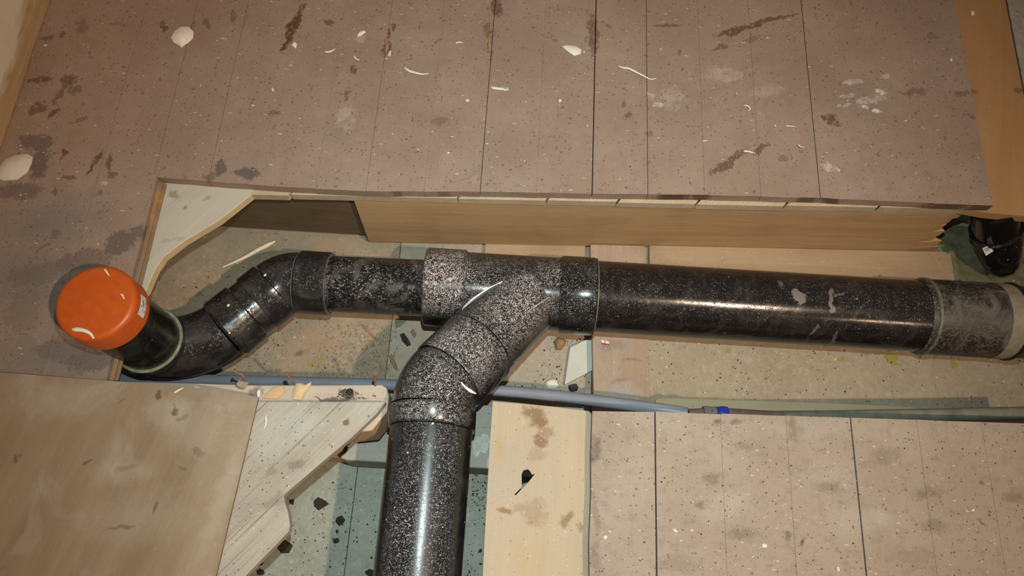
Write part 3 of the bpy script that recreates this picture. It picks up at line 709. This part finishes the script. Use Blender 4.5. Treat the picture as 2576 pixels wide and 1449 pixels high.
# bend down to the front pipe
C0 = B2 + bd * .0006; C1 = P(1098, 1000, -.0355); FD = Vector((0, -1, 0))
FZ = KB.z
S0 = KB + Vector((0, -.026, 0)); S1 = Vector((FX, P(1092, 1078, FZ).y, FZ))
corner = KB
path = arc(C0, corner, S0, 10)
el = empty('pipe_bend', (FX, S0.y, FZ - R), 'dust-covered black bend between branch fitting and front pipe', 'pipe fitting')
LB = plen(path)
mesh_obj('bend_body', *sweep(path, [(0, .0550), (.006, .0562), (LB - .004, .0562), (LB, .0568)], 56), M['pipe_elbow'], el, smooth=32)
sl_ = (S1 - S0).length
mesh_obj('bend_socket', *sweep([S0 - Vector((0, .0003, 0)), S1], [(0, .0568), (.003, .0588), (sl_ - .003, .0590), (sl_, .0572)], 56), M['pipe_elbow'], el, smooth=32)
ring('lip', S1 - Vector((0, .001, 0)), (0, 1, 0), .0582, .0016, M['pipe_small'], el)
dl = smooth_path([hit_cyl(x, y, C0, bd, .0572) for x, y in ((1160,962),(1172,975),(1186,985),(1197,990))], 4)
mesh_obj('dust_line', *sweep(dl, [(0, .0008), (plen(dl) * .6, .0024), (plen(dl), .001)], 8), M['dust_white'], el, smooth=60)
pipe('soil_pipe', [(FX, S1.y - .0022, FZ), (FX, -.40, FZ - .002)], [(0, R)], M['pipe_front'], 'dusty black pipe running towards the viewer beside the pale plywood')

# long run on the right
CX0, CX1, CX2 = .616, .730, .754
pipe('soil_pipe', [(WX3 + .0026, YM, ZM), (CX0 - .0004, YM, ZM)], [(0, R)], M['pipe_main'], 'long glossy black pipe from the branch fitting to the right coupling', seg=72)
cp = empty('pipe_coupling', (.70, YM, ZM - .06), 'smeared black coupling with pale rings at the right end of the long pipe', 'pipe fitting')
mesh_obj('sleeve', *sweep([(CX0, YM, ZM), (CX1, YM, ZM)], [(0, .0562), (.004, .0572), (.110, .0576), (CX1 - CX0, .0576)], 56), M['pipe_coup'], cp, smooth=32)
ring('seal_ring', (CX0 + .010, YM, ZM), (1, .0, 0), .0596, .0055, M['seal'], cp, .002)
mesh_obj('pale_band', *sweep([(CX1 + .0002, YM, ZM), (CX2, YM, ZM)], [(0, .0582), (.018, .0582), (.0236, .0570)], 56), M['seal_tan'], cp, smooth=32)
ring('rubber_ring', (CX2 + .0022, YM, ZM), (1, 0, 0), .0600, .004, M['seal_dark'], cp)
pipe('soil_pipe', [(CX2 + .0045, YM, ZM), (1.65, YM, ZM)], [(0, R)], M['pipe_coup'], 'smeared black pipe leaving the right edge beyond the coupling')

# narrower run on the left
r9 = .0436; YS, ZS = .4215, -.110
EX0, EX1 = -.326, -.279
pipe('waste_pipe', [(EX1 + .0004, YS, ZS), (WX0 - .0004, YS + .0008, ZS + .006)], [(0, r9)], M['pipe_small'], 'short narrower black pipe between upper left bend and branch fitting')
D1 = P(655, 760, ZS); D0 = P(676, 742, ZS); D2 = P(597, 805, ZS)
dg = (D2 - D0).normalized()
A0, A1 = P(718, 709, ZS), None
e1 = empty('pipe_bend', (-.34, .41, ZS - .05), 'black bend with white specks at the upper left of the run', 'pipe fitting')
mesh_obj('bend_socket', *sweep([(EX1, YS, ZS), (EX0, YS, ZS)], [(0, .0478), (.002, .0493), (.045, .0493), (.047, .0480)], 56), M['pipe_left'], e1, smooth=32)
ring('seal_ring', (EX1 + .0002, YS, ZS), (1, 0, 0), .0484, .0010, M['seal'], e1)
K0 = Vector((EX0 - .0002, YS, ZS)); K2 = D0 - dg * .012
# corner where both axes meet
tcr = (YS - K2.y) / dg.y if abs(dg.y) > 1e-6 else 0
KC = K2 + dg * tcr
path = arc(K0, KC, K2, 9); LK = plen(path)
mesh_obj('bend_body', *sweep(path, [(0, .0462), (LK, .0462)], 56), M['pipe_left'], e1, smooth=32)
ring('collar', K0 - Vector((.0012, 0, 0)), (1, 0, 0), .0474, .0012, M['seal'], e1)
K3 = D0 + dg * .022
mesh_obj('spigot', *sweep([K2 + dg * .0002, K3], [(0, .0462), (.002, .0486), ((K3 - K2).length - .002, .0486), ((K3 - K2).length, .0474)], 56), M['pipe_left'], e1, smooth=32)
# second fitting and the elbow up to the capped stub
UX, UY = -.512, .3005
K4 = D2 - dg * .020; K5 = D2 + dg * .024
pipe('waste_pipe', [K3 + dg * .0004, K4 - dg * .0004], [(0, .0455)], M['pipe_left'], 'thin black pipe ring visible between the two left bends')
e2 = empty('pipe_bend', (UX, UY, ZS - .05), 'black bend turning up into the stub with the orange cap', 'pipe fitting')
mesh_obj('bend_socket', *sweep([K4, K5], [(0, .0478), (.002, .0496), (.040, .0496), (.044, .0470)], 56), M['pipe_left'], e2, smooth=32)
dz = Vector((0, 0, 1)); UC = Vector((UX, UY, ZS))
hd = (UC - K5); hd.z = 0; hd.normalize()
UT = UC + dz * .036
q0, q1, q2, q3 = K5 + dg * .0002, K5 + dg * .034, UC - dz * .012, UT
path = [q0 * (1 - t) ** 3 + q1 * 3 * t * (1 - t) ** 2 + q2 * 3 * t * t * (1 - t) + q3 * t ** 3 for t in [k / 16 for k in range(17)]]
LU = plen(path)
mesh_obj('bend_body', *sweep(path, [(0, .0466), (LU, .0466)], 56), M['pipe_left'], e2, smooth=32)
UT2 = UT + dz * .016
mesh_obj('upright_socket', *sweep([UT + dz * .0002, UT2], [(0, .0467), (.004, .0494), (.016, .0494)], 56), M['pipe_left'], e2, smooth=32)
ring('seal_ring', UT2 + dz * .0012, (0, 0, 1), .0486, .0022, M['seal_green'], e2)
CT = .1005
pipe('stub_pipe', [UT2 + dz * .0026, (UX, UY, CT - .040)], [(0, .0448)], M['pipe_stub'], 'upright black pipe stub under the orange cap')
# cap
cap = empty('end_cap', (UX, UY, CT - .0395), 'round orange plastic cap closing the upright stub', 'cap')
cr_ = .0502; fz = [(0, cr_), (.032, cr_ - .0006)] + [(.032 + .0072 * math.sin(a), cr_ - .0078 + .0072 * math.cos(a)) for a in [math.pi / 2 * k / 6 for k in range(1, 7)]]
mesh_obj('cap_body', *sweep([(UX, UY, CT - .0392), (UX, UY, CT)], fz, 64), M['orange'], cap, smooth=50)
h0 = hit_cyl(345, 733, (UX, UY, 0), (0, 0, 1), cr_); h1 = hit_cyl(352, 795, (UX, UY, 0), (0, 0, 1), cr_)
a0 = math.atan2(h0.y - UY, h0.x - UX); a1 = math.atan2(h1.y - UY, h1.x - UX)
def wrap_patch(a0, a1, z0, z1, r, n=12):
    V = []; Fc = []
    for k in range(n + 1):
        a = a0 + (a1 - a0) * k / n
        for z in (z0, z1):
            for rr in (r, r + .0003): V.append((UX + rr * math.cos(a), UY + rr * math.sin(a), z))
    for k in range(n):
        b = k * 4; Fc += [[b + 1, b + 5, b + 7, b + 3], [b, b + 2, b + 6, b + 4], [b, b + 4, b + 5, b + 1], [b + 2, b + 3, b + 7, b + 6]]
    Fc += [[0, 1, 3, 2], [n * 4, n * 4 + 2, n * 4 + 3, n * 4 + 1]]
    return V, Fc
lb = mesh_obj('sticker', *wrap_patch(a0, a1, CT - .028, CT - .0125, cr_ + .0002), M['sticker_plain'], cap)
for k in range(3):
    q0, q1 = a0 + (a1 - a0) * (.16 + .03 * k), a0 + (a1 - a0) * (.80 - .06 * k)
    mesh_obj('print_line', *wrap_patch(q0, q1, CT - .0258 + k * .0042, CT - .0232 + k * .0042, cr_ + .0005, 10), M['sticker'], lb)

# glossy trap in the right corner
tr = empty('trap_bend', (.79, .56, -.18), 'glossy black trap bend in the dark right corner with white sticker', 'pipe fitting')
T0, T1, T2, T3 = P(2500, 520, -.038), P(2505, 572, -.085), P(2512, 600, -.105), P(2535, 690, -.160)
td = (T1 - T0).normalized()
mesh_obj('inlet', *sweep([T0, T1], [(0, .032), ((T1 - T0).length, .034)], 40), M['pipe_clean'], tr, smooth=35)
mesh_obj('union_nut', *sweep([T1 + td * .0002, T1 + td * .014], [(0, .0345), (.002, .0385), (.012, .0385), (.0138, .036)], 14), M['pipe_clean'], tr, smooth=25)
path = smooth_path([T1 + td * .0142, P(2513, 622, -.118), P(2520, 655, -.136), P(2532, 690, -.146)], 6); LT = plen(path)
mesh_obj('bowl', *sweep(path, [(0, .036), (LT * .3, .034), (LT * .62, .029), (LT * .9, .021), (LT, .012)], 40), M['pipe_clean'], tr, smooth=35)
ra, rb = P(2548, 612, -.108), P(2528, 664, -.128)
mesh_obj('rib', *sweep(smooth_path([P(2562, 598, -.10), P(2556, 622, -.112), P(2538, 650, -.125), P(2522, 668, -.135)], 4), [(0, .006)], 12), M['pipe_clean'], tr, smooth=60)
sq = [P(x, y, -.090) for x, y in ((2471,625),(2487,617),(2499,632),(2480,644))]
st = mesh_obj('sticker', *([(*q.xy, q.z + .0005) for q in sq] + [(*q.xy, q.z) for q in sq], [[0, 1, 2, 3], [7, 6, 5, 4], [0, 4, 5, 1], [1, 5, 6, 2], [2, 6, 7, 3], [3, 7, 4, 0]]), M['sticker_plain'], tr)
for k in range(5):
    t_ = .2 + .13 * k
    a_, b_ = sq[0].lerp(sq[1], t_), sq[0].lerp(sq[1], t_ + .06); up_ = (sq[3] - sq[0]) * .55
    base = [a_ + up_ * .3, b_ + up_ * .3, b_ + up_, a_ + up_]
    mesh_obj('print_line', *([(*q.xy, q.z + .0009) for q in base] + [(*q.xy, q.z + .0006) for q in base], [[0, 1, 2, 3], [7, 6, 5, 4], [0, 4, 5, 1], [1, 5, 6, 2], [2, 6, 7, 3], [3, 7, 4, 0]]), M['ink'], st)

# ================================================================== CONDUIT AND SMALL PIPES
cz = -.150
cpath = smooth_path([P(240, 952, cz), P(560, 957, cz), P(900, 965, cz), P(1080, 973, -.142), P(1240, 982, -.130), P(1400, 996, -.112), P(1540, 1013, -.088), P(1650, 1028, -.066), P(1730, 1040, -.056)], 8)
o = mesh_obj('grey_conduit', *sweep(cpath, [(0, .0085)], 20), M['conduit'], smooth=60)
set_props(o, 'grey plastic conduit passing under the branch bend', 'conduit')
mp = smooth_path([P(1732, 1041, -.056), P(1790, 1040, -.056), P(1850, 1042, -.058), P(1950, 1049, -.062), P(2080, 1049, -.066), P(2250, 1046, -.072), P(2420, 1043, -.078), P(2620, 1038, -.085)], 6)
LM = plen(mp)
cop = empty('metal_pipe', mp[0], 'tarnished brown metal pipe along the sawn front boards', 'pipe')
half = int(len(mp) * .45)
mesh_obj('brown_length', *sweep(mp[:half + 1], [(0, .0070), (plen(mp[:half + 1]), .0088)], 18), M['cop'], cop, smooth=60)
mesh_obj('green_length', *sweep(mp[half:], [(0, .0088), (.004, .0093), (LM, .0095)], 18), M['cop_green'], cop, smooth=60)
def along(path, s):
    for a, b in zip(path, path[1:]):
        l = (b - a).length
        if s <= l: return a.lerp(b, s / l)
        s -= l
    return path[-1]
def s_at_x(path, x):
    s = 0
    for a, b in zip(path, path[1:]):
        if b.x >= x: return s + (b - a).length * (x - a.x) / (b.x - a.x)
        s += (b - a).length
for nm, xa, xb, m, r in (('grey_tape', 1768, 1800, 'tape_grey', .0098), ('blue_tape', 1801, 1829, 'tape_blue', .0099)):
    s0, s1 = s_at_x(mp, P(xa, 1041, -.057).x), s_at_x(mp, P(xb, 1041, -.057).x)
    pp = [along(mp, s0 + (s1 - s0) * k / 5) for k in range(6)]; l = plen(pp)
    mesh_obj(nm, *sweep(pp, [(l * k / 5, r + rnd.uniform(-.0006, .0006)) for k in range(6)], 16), M[m], cop, smooth=60)
bw = smooth_path([P(1466, 1002, -.125), P(1467, 1015, -.122), P(1465, 1034, -.120)], 4)
o = mesh_obj('blue_wire', *sweep(bw, [(0, .0018)], 8), M['tape_blue'], smooth=60)
set_props(o, 'short blue wire hanging below the grey conduit', 'wire')
# thin slat with rounded end along the front of the right cavity
sp = pxpoly([(1648,1013),(1650,1006),(1660,1001),(1690,1001),(1900,1007),(2100,1014),(2300,1023),(2300,1060),(1680,1050),(1655,1030)], -.176)
set_props(mesh_obj('thin_slat', *prism([(q.x, q.y) for q in sp], -.1765, -.1848), M['slat'], bevel=.001), 'thin tan slat with rounded end beside the metal pipe', 'slat')
# pale angled panel scrap left of the cross board
pp = pxpoly([(1434,873),(1491,846),(1492,930),(1420,968)], -.192)
set_props(mesh_obj('panel_scrap', *prism([(q.x, q.y) for q in pp], -.193, -.1995), M['panel'], bevel=.0008), 'pale bluish panel scrap beside the pinkish cross board', 'board')

# ================================================================== SMALL THINGS
def chip(name, pts, z, m, label, th=.0012, dome=.002, cat='paint chip', zs=None):
    w = [P(x, y, z) for x, y in pts]; c = sum(w, Vector()) / len(w)
    n = len(w); V = []; Fc = []
    for lay in (0, 1):
        for k in (1.0, .6):
            V += [c + (q - c) * k + Vector((0, 0, (0 if k == 1 else dome) + (th if lay == 0 else 0))) for q in w]
        V.append(c + Vector((0, 0, dome * 1.3 + (th if lay == 0 else 0))))
    m1 = 2 * n + 1
    for i in range(n):
        j = (i + 1) % n
        Fc += [[i, j, n + j, n + i], [n + i, n + j, 2 * n], [m1 + j, m1 + i, m1 + n + i, m1 + n + j], [m1 + n + j, m1 + n + i, m1 + 2 * n], [i, m1 + i, m1 + j, j]]
    o = mesh_obj(name, V, Fc, m, smooth=50); return set_props(o, label, cat)
Z0 = .0003
chip('paint_chip', [(430,95),(440,78),(455,68),(475,68),(487,80),(486,96),(474,108),(462,115),(458,121),(448,113),(437,108)], Z0, M['chip'], 'large round white paint chip near the top left of the floor', .0008, .004)
chip('paint_chip', [(-4,425),(15,400),(40,390),(70,388),(83,396),(80,412),(68,435),(45,452),(10,455),(-4,448)], Z0, M['chip_grey'], 'big greyish paint chip at the left edge of the picture', .0008, .005)
chip('paint_chip', [(1414,118),(1424,114),(1448,116),(1463,126),(1460,136),(1445,141),(1430,131)], Z0, M['chip'], 'teardrop-shaped white paint chip near the top centre', .0008, .002)
chip('paint_chip', [(898,88),(905,79),(917,77),(921,81),(910,89),(900,93)], Z0, M['chip'], 'small white flake left of the longest curled shaving', .0008, .0015)
chip('paint_chip', [(732,114),(742,105),(748,112),(744,124),(738,119)], Z0, M['chip'], 'small folded white flake beside a brown scrape', .0008, .003)
chip('paint_chip', [(1404,252),(1409,248),(1413,254),(1407,258)], Z0, M['chip'], 'tiny white flake below the forked shaving', .0008, .001)
chip('paint_chip', [(2388,148),(2393,146),(2396,152),(2391,157)], Z0, M['chip'], 'tiny bright flake near the right end of the floor', .0008, .001)
chip('paint_chip', [(2440,30),(2450,28),(2451,38),(2443,40)], -.0160, M['chip'], 'tiny white flake on the amber board', .0008, .001)
def shave(name, pts, w, label, z=.0010, m='chip', cat='shaving', squash=.45, lift=.002):
    path = smooth_path([P(x, y, z + lift * math.sin(math.pi * i / max(1, len(pts) - 1))) for i, (x, y) in enumerate(pts)], 4); L = plen(path)
    o = mesh_obj(name, *sweep(path, [(0, w * .45), (L * .15, w), (L * .6, w * .75), (L, w * .35)], 8, squash), M[m], smooth=60)
    return set_props(o, label, cat)
shave('shaving', [(1556,166),(1568,170),(1582,172),(1600,181),(1618,190),(1636,199),(1650,197)], .0021, 'longest curled white shaving on the rear floor')
shave('shaving', [(1018,170),(1030,178),(1046,183),(1062,186),(1078,185)], .0024, 'curved cream shaving left of the forked one')
shave('shaving', [(1235,219),(1248,222),(1262,223),(1274,226),(1277,220)], .0026, 'forked white shaving near the middle of the rear floor')
shave('shaving', [(817,130),(828,130),(838,126),(843,123)], .0022, 'short bent white shaving right of the folded flake')
shave('shaving', [(1146,108),(1155,106),(1164,107)], .0018, 'small white shaving below the top centre edge')
shave('shaving', [(1872,264),(1882,267),(1887,274),(1882,279)], .0014, 'hook-shaped white shaving between board joints on the right')
shave('shaving', [(1870,380),(1884,381),(1900,386)], .0016, 'white splinter beside the lower brown scrape')
shave('shaving', [(1977,316),(1990,317),(2002,319)], .0012, 'thin straight shaving right of the hook-shaped one')
shave('shaving', [(2007,362),(2013,368),(2024,371)], .0012, 'small slanted shaving near the strong joint on the right')
shave('shaving', [(1767,355),(1774,354),(1782,353)], .0012, 'tiny pale shaving left of the white splinter')
shave('shaving', [(890,140),(896,148),(905,151)], .0016, 'small hooked flake beside the brown stripe stain')
CTZ = CT + .0009
shave('paint_curl', [(182,828),(200,829),(216,833),(228,840),(236,852)], .0028, 'large white paint curl near the front rim of the orange cap', CTZ, cat='paint chip')
shave('paint_curl', [(303,739),(309,744),(312,753)], .0013, 'small white hook of paint on the orange cap', CTZ, cat='paint chip')
shave('paint_curl', [(262,676),(268,684),(275,694)], .0013, 'white sliver at the back rim of the orange cap', CTZ - .0008, cat='paint chip')
shave('wood_splinter', [(438,988),(450,981),(462,975)], .0016, 'pale splinter at the back edge of the hardboard sheet', .0065, 'shaving', 'splinter', lift=0)
shave('wood_splinter', [(668,1045),(669,1062),(664,1079)], .0012, 'thin white splinter on the weathered diagonal board', -.0160, 'chip', 'splinter', lift=0)
shave('wood_splinter', [(692,607),(650,628),(610,650),(560,672)], .0042, 'long pale stick on the cavity floor above the left bend', -.1945, 'shaving', 'splinter', .8, 0)
shave('wood_splinter', [(912,818),(925,832),(940,848),(950,856)], .0022, 'brown sliver on the cavity floor under the narrow pipe', -.1975, 'bark', 'splinter', .6, 0)
chip('paint_chip', [(1372,962),(1378,956),(1392,953),(1402,960),(1404,972),(1396,979),(1380,978),(1373,972)], -.1995, M['chip'], 'round white disc lying beside the grey conduit', .002, .003)
chip('paint_chip', [(645,988),(650,979),(656,981),(655,996),(648,1002)], -.0335, M['chip'], 'white oval flake on the front joist beside the sheet corner', .001, .002)
chip('paint_chip', [(484,976),(490,971),(503,973),(500,979),(488,980)], -.0325, M['chip'], 'white flake half under the back of the hardboard sheet', .001, .002)
chip('wood_chip', [(1394,862),(1402,850),(1416,855),(1425,858),(1421,869),(1412,880),(1399,881)], -.1995, M['bark'], 'brown wood chip below the branch fitting', .004, .004, 'wood chip')
sc = chip('paper_scrap', [(1512,855),(1522,854),(1534,861),(1532,867),(1513,863)], -.1715, M['chip'], 'white paper scrap with red edge on the cross board', .0006, .0012, 'paper')
mesh_obj('red_edge', *prism([tuple(P(x, y, -.1705).xy) for x, y in ((1514,862),(1533,865),(1533,868),(1513,866))], -.1702, -.1708), M['red'], sc)
mesh_obj('print_line', *prism([tuple(P(x, y, -.1698).xy) for x, y in ((1520,855),(1522,855),(1523,863),(1521,863))], -.1690, -.1698), M['ink'], sc)
chip('wood_chip', [(738,995),(745,966),(760,964),(772,968),(784,962),(781,975),(768,990),(760,1008),(738,1006)], -.0335, M['cut_wood'], 'fresh yellow wood chip on the front joist', .003, .003, 'wood chip')
chip('wood_chip', [(660,1003),(690,975),(712,972),(718,985),(700,1004)], -.0336, M['beam_end'], 'pale torn wood flake lying beside the yellow chip', .002, .001, 'wood chip')
chip('plaster_splat', [(1190,1115),(1199,1098),(1209,1100),(1216,1090),(1228,1096),(1232,1108),(1241,1112),(1240,1132),(1228,1128),(1222,1143),(1208,1136),(1202,1150),(1190,1146)], -.1312, M['plaster'], 'white plaster splat on the lower joist beside the front pipe', .0015, .0012, 'plaster')

for pts, lab in (([(1006,842),(1016,838),(1030,858),(1034,868),(1024,872),(1012,858)], 'dark brown leaf-shaped flake left of the branch fitting'),
  ([(1032,834),(1040,828),(1048,842),(1042,852)], 'small amber flake right of the dark leaf-shaped one'),
  ([(978,896),(986,892),(998,918),(1002,932),(994,930),(984,914)], 'amber leaf-shaped flake above the straight nail'),
  ([(992,806),(1010,800),(1022,808),(1008,820),(996,826)], 'olive flake on the cavity floor under the left socket')):
    chip('wood_flake', pts, -.2005, M['bark'] if 'amber' in lab else M['tar'] if 'dark' in lab else M['moss'], lab, .0012, .0015, 'wood chip')
def fleck(p, n_, r, label):
    n_ = Vector(n_).normalized(); u = n_.orthogonal().normalized(); w = n_.cross(u); k = 7; V = []; Fc = []
    rr = [r * rnd.uniform(.6, 1.2) for _ in range(k)]
    for h in (-.0003, .0007):
        V += [p + n_ * h + (u * math.cos(6.283 * i / k) + w * math.sin(6.283 * i / k) * .7) * rr[i] for i in range(k)]
    Fc = [list(range(k))[::-1], list(range(k, 2 * k))] + [[i, (i + 1) % k, k + (i + 1) % k, k + i] for i in range(k)]
    set_props(mesh_obj('paint_fleck', V, Fc, M['chip']), label, 'paint chip')
for x, y, a, d, r_, s_, lab in ((667, 692, D0, dg, .0486, .0024, 'white fleck on the first left bend'), (575, 768, D2, dg, .0496, .0026, 'white fleck on the socket of the lower left bend'),
  (577, 838, D2, dg, .0496, .0018, 'tiny white fleck on the lower side of the lower left bend'), (1259, 712, (0, YM, ZM), (1, 0, 0), R + .0012, .0022, 'white fleck on the run of the branch fitting'),
  (1062, 770, (0, YS, ZS + .004), (1, 0, 0), r9, .0026, 'white fleck at the mouth of the left socket'), (1088, 1066, (FX, 0, FZ), (0, 1, 0), R, .0020, 'white fleck on the front pipe below its bend')):
    q = hit_cyl(x, y, a, d, r_); dv = Vector(d).normalized(); m_ = q - Vector(a); m_ = m_ - dv * m_.dot(dv)
    fleck(q, m_, s_, lab)
sp_ = [hit_cyl(x, y, J, bd, R + .001) for x, y in ((1330, 782), (1345, 771), (1362, 760), (1384, 746))]
set_props(mesh_obj('straw', *sweep(sp_, [(0, .0005)], 6), M['shaving'], smooth=60), 'thin yellow straw lying on the branch fitting', 'straw')
def lump(pts, z, m, label, h, cat, name):
    w = [P(x, y, z) for x, y in pts]; c = sum(w, Vector()) / len(w); n = len(w)
    V = [q for q in w] + [c + (q - c) * rnd.uniform(.55, .8) + Vector((0, 0, h * rnd.uniform(.7, 1.1))) for q in w] + [c + Vector((0, 0, h))]
    Fc = [list(range(n))[::-1]]
    for i in range(n):
        j = (i + 1) % n; Fc += [[i, j, n + j, n + i], [n + i, n + j, 2 * n]]
    return set_props(mesh_obj(name, V, Fc, m), label, cat)
def blobpts(x, y, r, n=8, e=1.0):
    return [(x + math.cos(2 * math.pi * k / n) * r * e * rnd.uniform(.6, 1.25), y + math.sin(2 * math.pi * k / n) * r * rnd.uniform(.6, 1.25)) for k in range(n)]
lump(blobpts(1443, 974, 12, 9, 1.3), -.1995, M['char'], 'black charcoal lump beside the white disc', .006, 'lump', 'charcoal_lump')
ZF = -.1995
for x, y, r, lab in ((805,1268,15,'largest black tar flake on the front cavity floor'),(855,1308,13,'squarish black tar flake right of the largest one'),
  (734,1262,9,'small tar flake in the notch of the weathered board'),(845,1360,7,'small round tar flake below the squarish one'),(712,1372,24,'wide tar flake half under the edge of the weathered board'),
  (848,1337,5,'tiny tar crumb between the squarish and round flakes'),(655,1440,8,'tar flake at the bottom edge below the weathered board'),(932,1440,10,'tar flake against the front pipe at the bottom edge'),
  (1208,1385,6,'small tar flake right of the front pipe'),(655,1417,6,'tar crumb close to the lower edge of the weathered board')):
    lump(blobpts(x, y, r, 7, rnd.choice((.85, 1.0, 1.25))), ZF, M['tar'], lab, .0016, 'tar flake', 'tar_flake')
for x, y, r, lab in ((880,985,9,'dark dirt lump on the front joist'),(610,968,14,'tan mortar lump on the front joist below the bent nail')):
    lump(blobpts(x, y, r, 9, 1.3), -.0335, M['tar' if r < 12 else 'crumb_tan'], lab, .0018 if r < 12 else .005, 'lump', 'dirt_lump')
# nails standing out of the back of the front joist
def nail(pts, label):
    path = smooth_path(pts, 5); L = plen(path)
    e = empty('nail', path[0], label, 'nail')
    mesh_obj('shank', *sweep(path, [(0, .0016), (L, .0016)], 10), M['rust'], e, smooth=60)
    d = (path[-1] - path[-2]).normalized()
    mesh_obj('head', *sweep([path[-1] + d * .0001, path[-1] + d * .0018], [(0, .0032), (.0017, .003)], 12), M['rust'], e, smooth=40)
nail([P(740,966,-.036), P(735,958,-.028), P(727,948,-.022), P(721,941,-.016)], 'rusty nail leaning left behind the yellow wood chip')
nail([P(944,972,-.036), P(944,962,-.028), P(943,950,-.020), P(943,941,-.012)], 'straight rusty nail near the end of the front joist')
nail([P(612,962,-.036), P(614,952,-.026), P(610,944,-.020), P(598,938,-.017), P(588,934,-.016)], 'rusty nail bent sideways at the left')

# loose grit
def crumbs(name, polys, z, n, smin, smax, m, label):
    V, Fc = [], []
    for poly in polys:
        w = [P(x, y, z) for x, y in poly]
        x0, x1 = min(q.x for q in w), max(q.x for q in w); y0, y1 = min(q.y for q in w), max(q.y for q in w)
        k = 0; tries = 0
        while k < n // len(polys) and tries < n * 30:
            tries += 1
            x, y = rnd.uniform(x0, x1), rnd.uniform(y0, y1); ins = False
            for a, b in zip(w, w[1:] + w[:1]):
                if (a.y > y) != (b.y > y) and x < (b.x - a.x) * (y - a.y) / (b.y - a.y) + a.x: ins = not ins
            if not ins or mnoise.noise(Vector((x * 14, y * 14, z * 9))) < rnd.uniform(-.6, .5): continue
            k += 1; s = smin + (smax - smin) * rnd.random() ** 3; a = rnd.random() * 6.28; e = rnd.uniform(.4, 1)
            ux = Vector((math.cos(a), math.sin(a), 0)) * s; uy = Vector((-math.sin(a), math.cos(a), 0)) * s * e; b = len(V); c = Vector((x, y, z))
            V += [c - ux, c + uy, c + ux * rnd.uniform(.6, 1), c - uy * rnd.uniform(.6, 1), c + Vector((0, 0, s * .8)) + ux * .2]
            Fc += [[b, b + 3, b + 4], [b + 3, b + 2, b + 4], [b + 2, b + 1, b + 4], [b + 1, b, b + 4]]
    return set_props(mesh_obj(name, V, Fc, m), label, 'debris', kind='stuff')
LEFT = [(420,760),(560,650),(900,600),(1000,640),(1000,960),(420,960)]
MID = [(1290,960),(1400,850),(1490,850),(1490,1000),(1280,980)]
RIGHT = [(1640,855),(2576,905),(2576,1040),(1640,1000)]
FRONT = [(560,1449),(720,1340),(715,1255),(870,1190),(960,1190),(940,1449)]
FRONT2 = [(1165,1449),(1190,1190),(1230,1190),(1215,1449)]
REAR = [(120,0),(2395,0),(2490,505),(900,470),(390,430),(10,400)]
NEAR = [(1490,1040),(2576,1070),(2576,1449),(1490,1449)]
crumbs('grit', [[(560,940),(700,820),(800,800),(1000,820),(1000,960)]], -.1998, 1500, .0006, .0036, M['crumb_tan'], 'pale sandy grit on the cavity floor under the narrow pipe')
crumbs('grit', [LEFT], -.1998, 900, .0005, .0020, M['crumb_pale'], 'white crumbs on the cavity floor around the left bend')
crumbs('grit', [LEFT], -.1998, 260, .0006, .0024, M['crumb_dark'], 'dark crumbs on the cavity floor around the left bend')
crumbs('grit', [MID], -.2008, 230, .0006, .0024, M['crumb_dark'], 'black grit on the cavity floor below the branch fitting')
crumbs('grit', [RIGHT], -.1848, 260, .0005, .0022, M['crumb_dark'], 'black grit on the tan panel below the long pipe')
crumbs('grit', [RIGHT], -.1848, 60, .0005, .0022, M['crumb_pale'], 'white crumbs on the tan panel below the long pipe')
crumbs('grit', [FRONT, FRONT2], -.1998, 420, .0005, .0024, M['crumb_dark'], 'black grit on the cavity floor around the front pipe')
crumbs('grit', [FRONT], -.1998, 200, .0005, .0016, M['crumb_pale'], 'white crumbs on the cavity floor beside the front pipe')
crumbs('grit', [REAR], .0002, 260, .0006, .0022, M['crumb_pale'], 'white crumbs scattered over the rear floor')
crumbs('grit', [REAR], .0002, 500, .0005, .0016, M['crumb_dark'], 'dark crumbs scattered over the rear floor')
crumbs('grit', [NEAR], .0002, 420, .0005, .0017, M['crumb_dark'], 'dark crumbs scattered over the front boards')
crumbs('grit', [NEAR], .0002, 200, .0005, .0016, M['crumb_pale'], 'pale crumbs scattered over the front boards')
crumbs('grit', [[(850,985),(885,975),(905,990),(930,1004),(840,1006)]], -.0337, 160, .0005, .0018, M['crumb_dark'], 'dark dirt crumbs on top of the front joist')
crumbs('grit', [[(870,1115),(990,1115),(985,1150),(880,1150)]], -.1312, 160, .0006, .002, M['crumb_pale'], 'pale crumbs on the lower part of the notched joist')
crumbs('grit', [[(600,1100),(720,1060),(860,1100),(700,1260),(580,1400)]], -.0173, 120, .0005, .0014, M['crumb_dark'], 'dark crumbs on the weathered diagonal board')
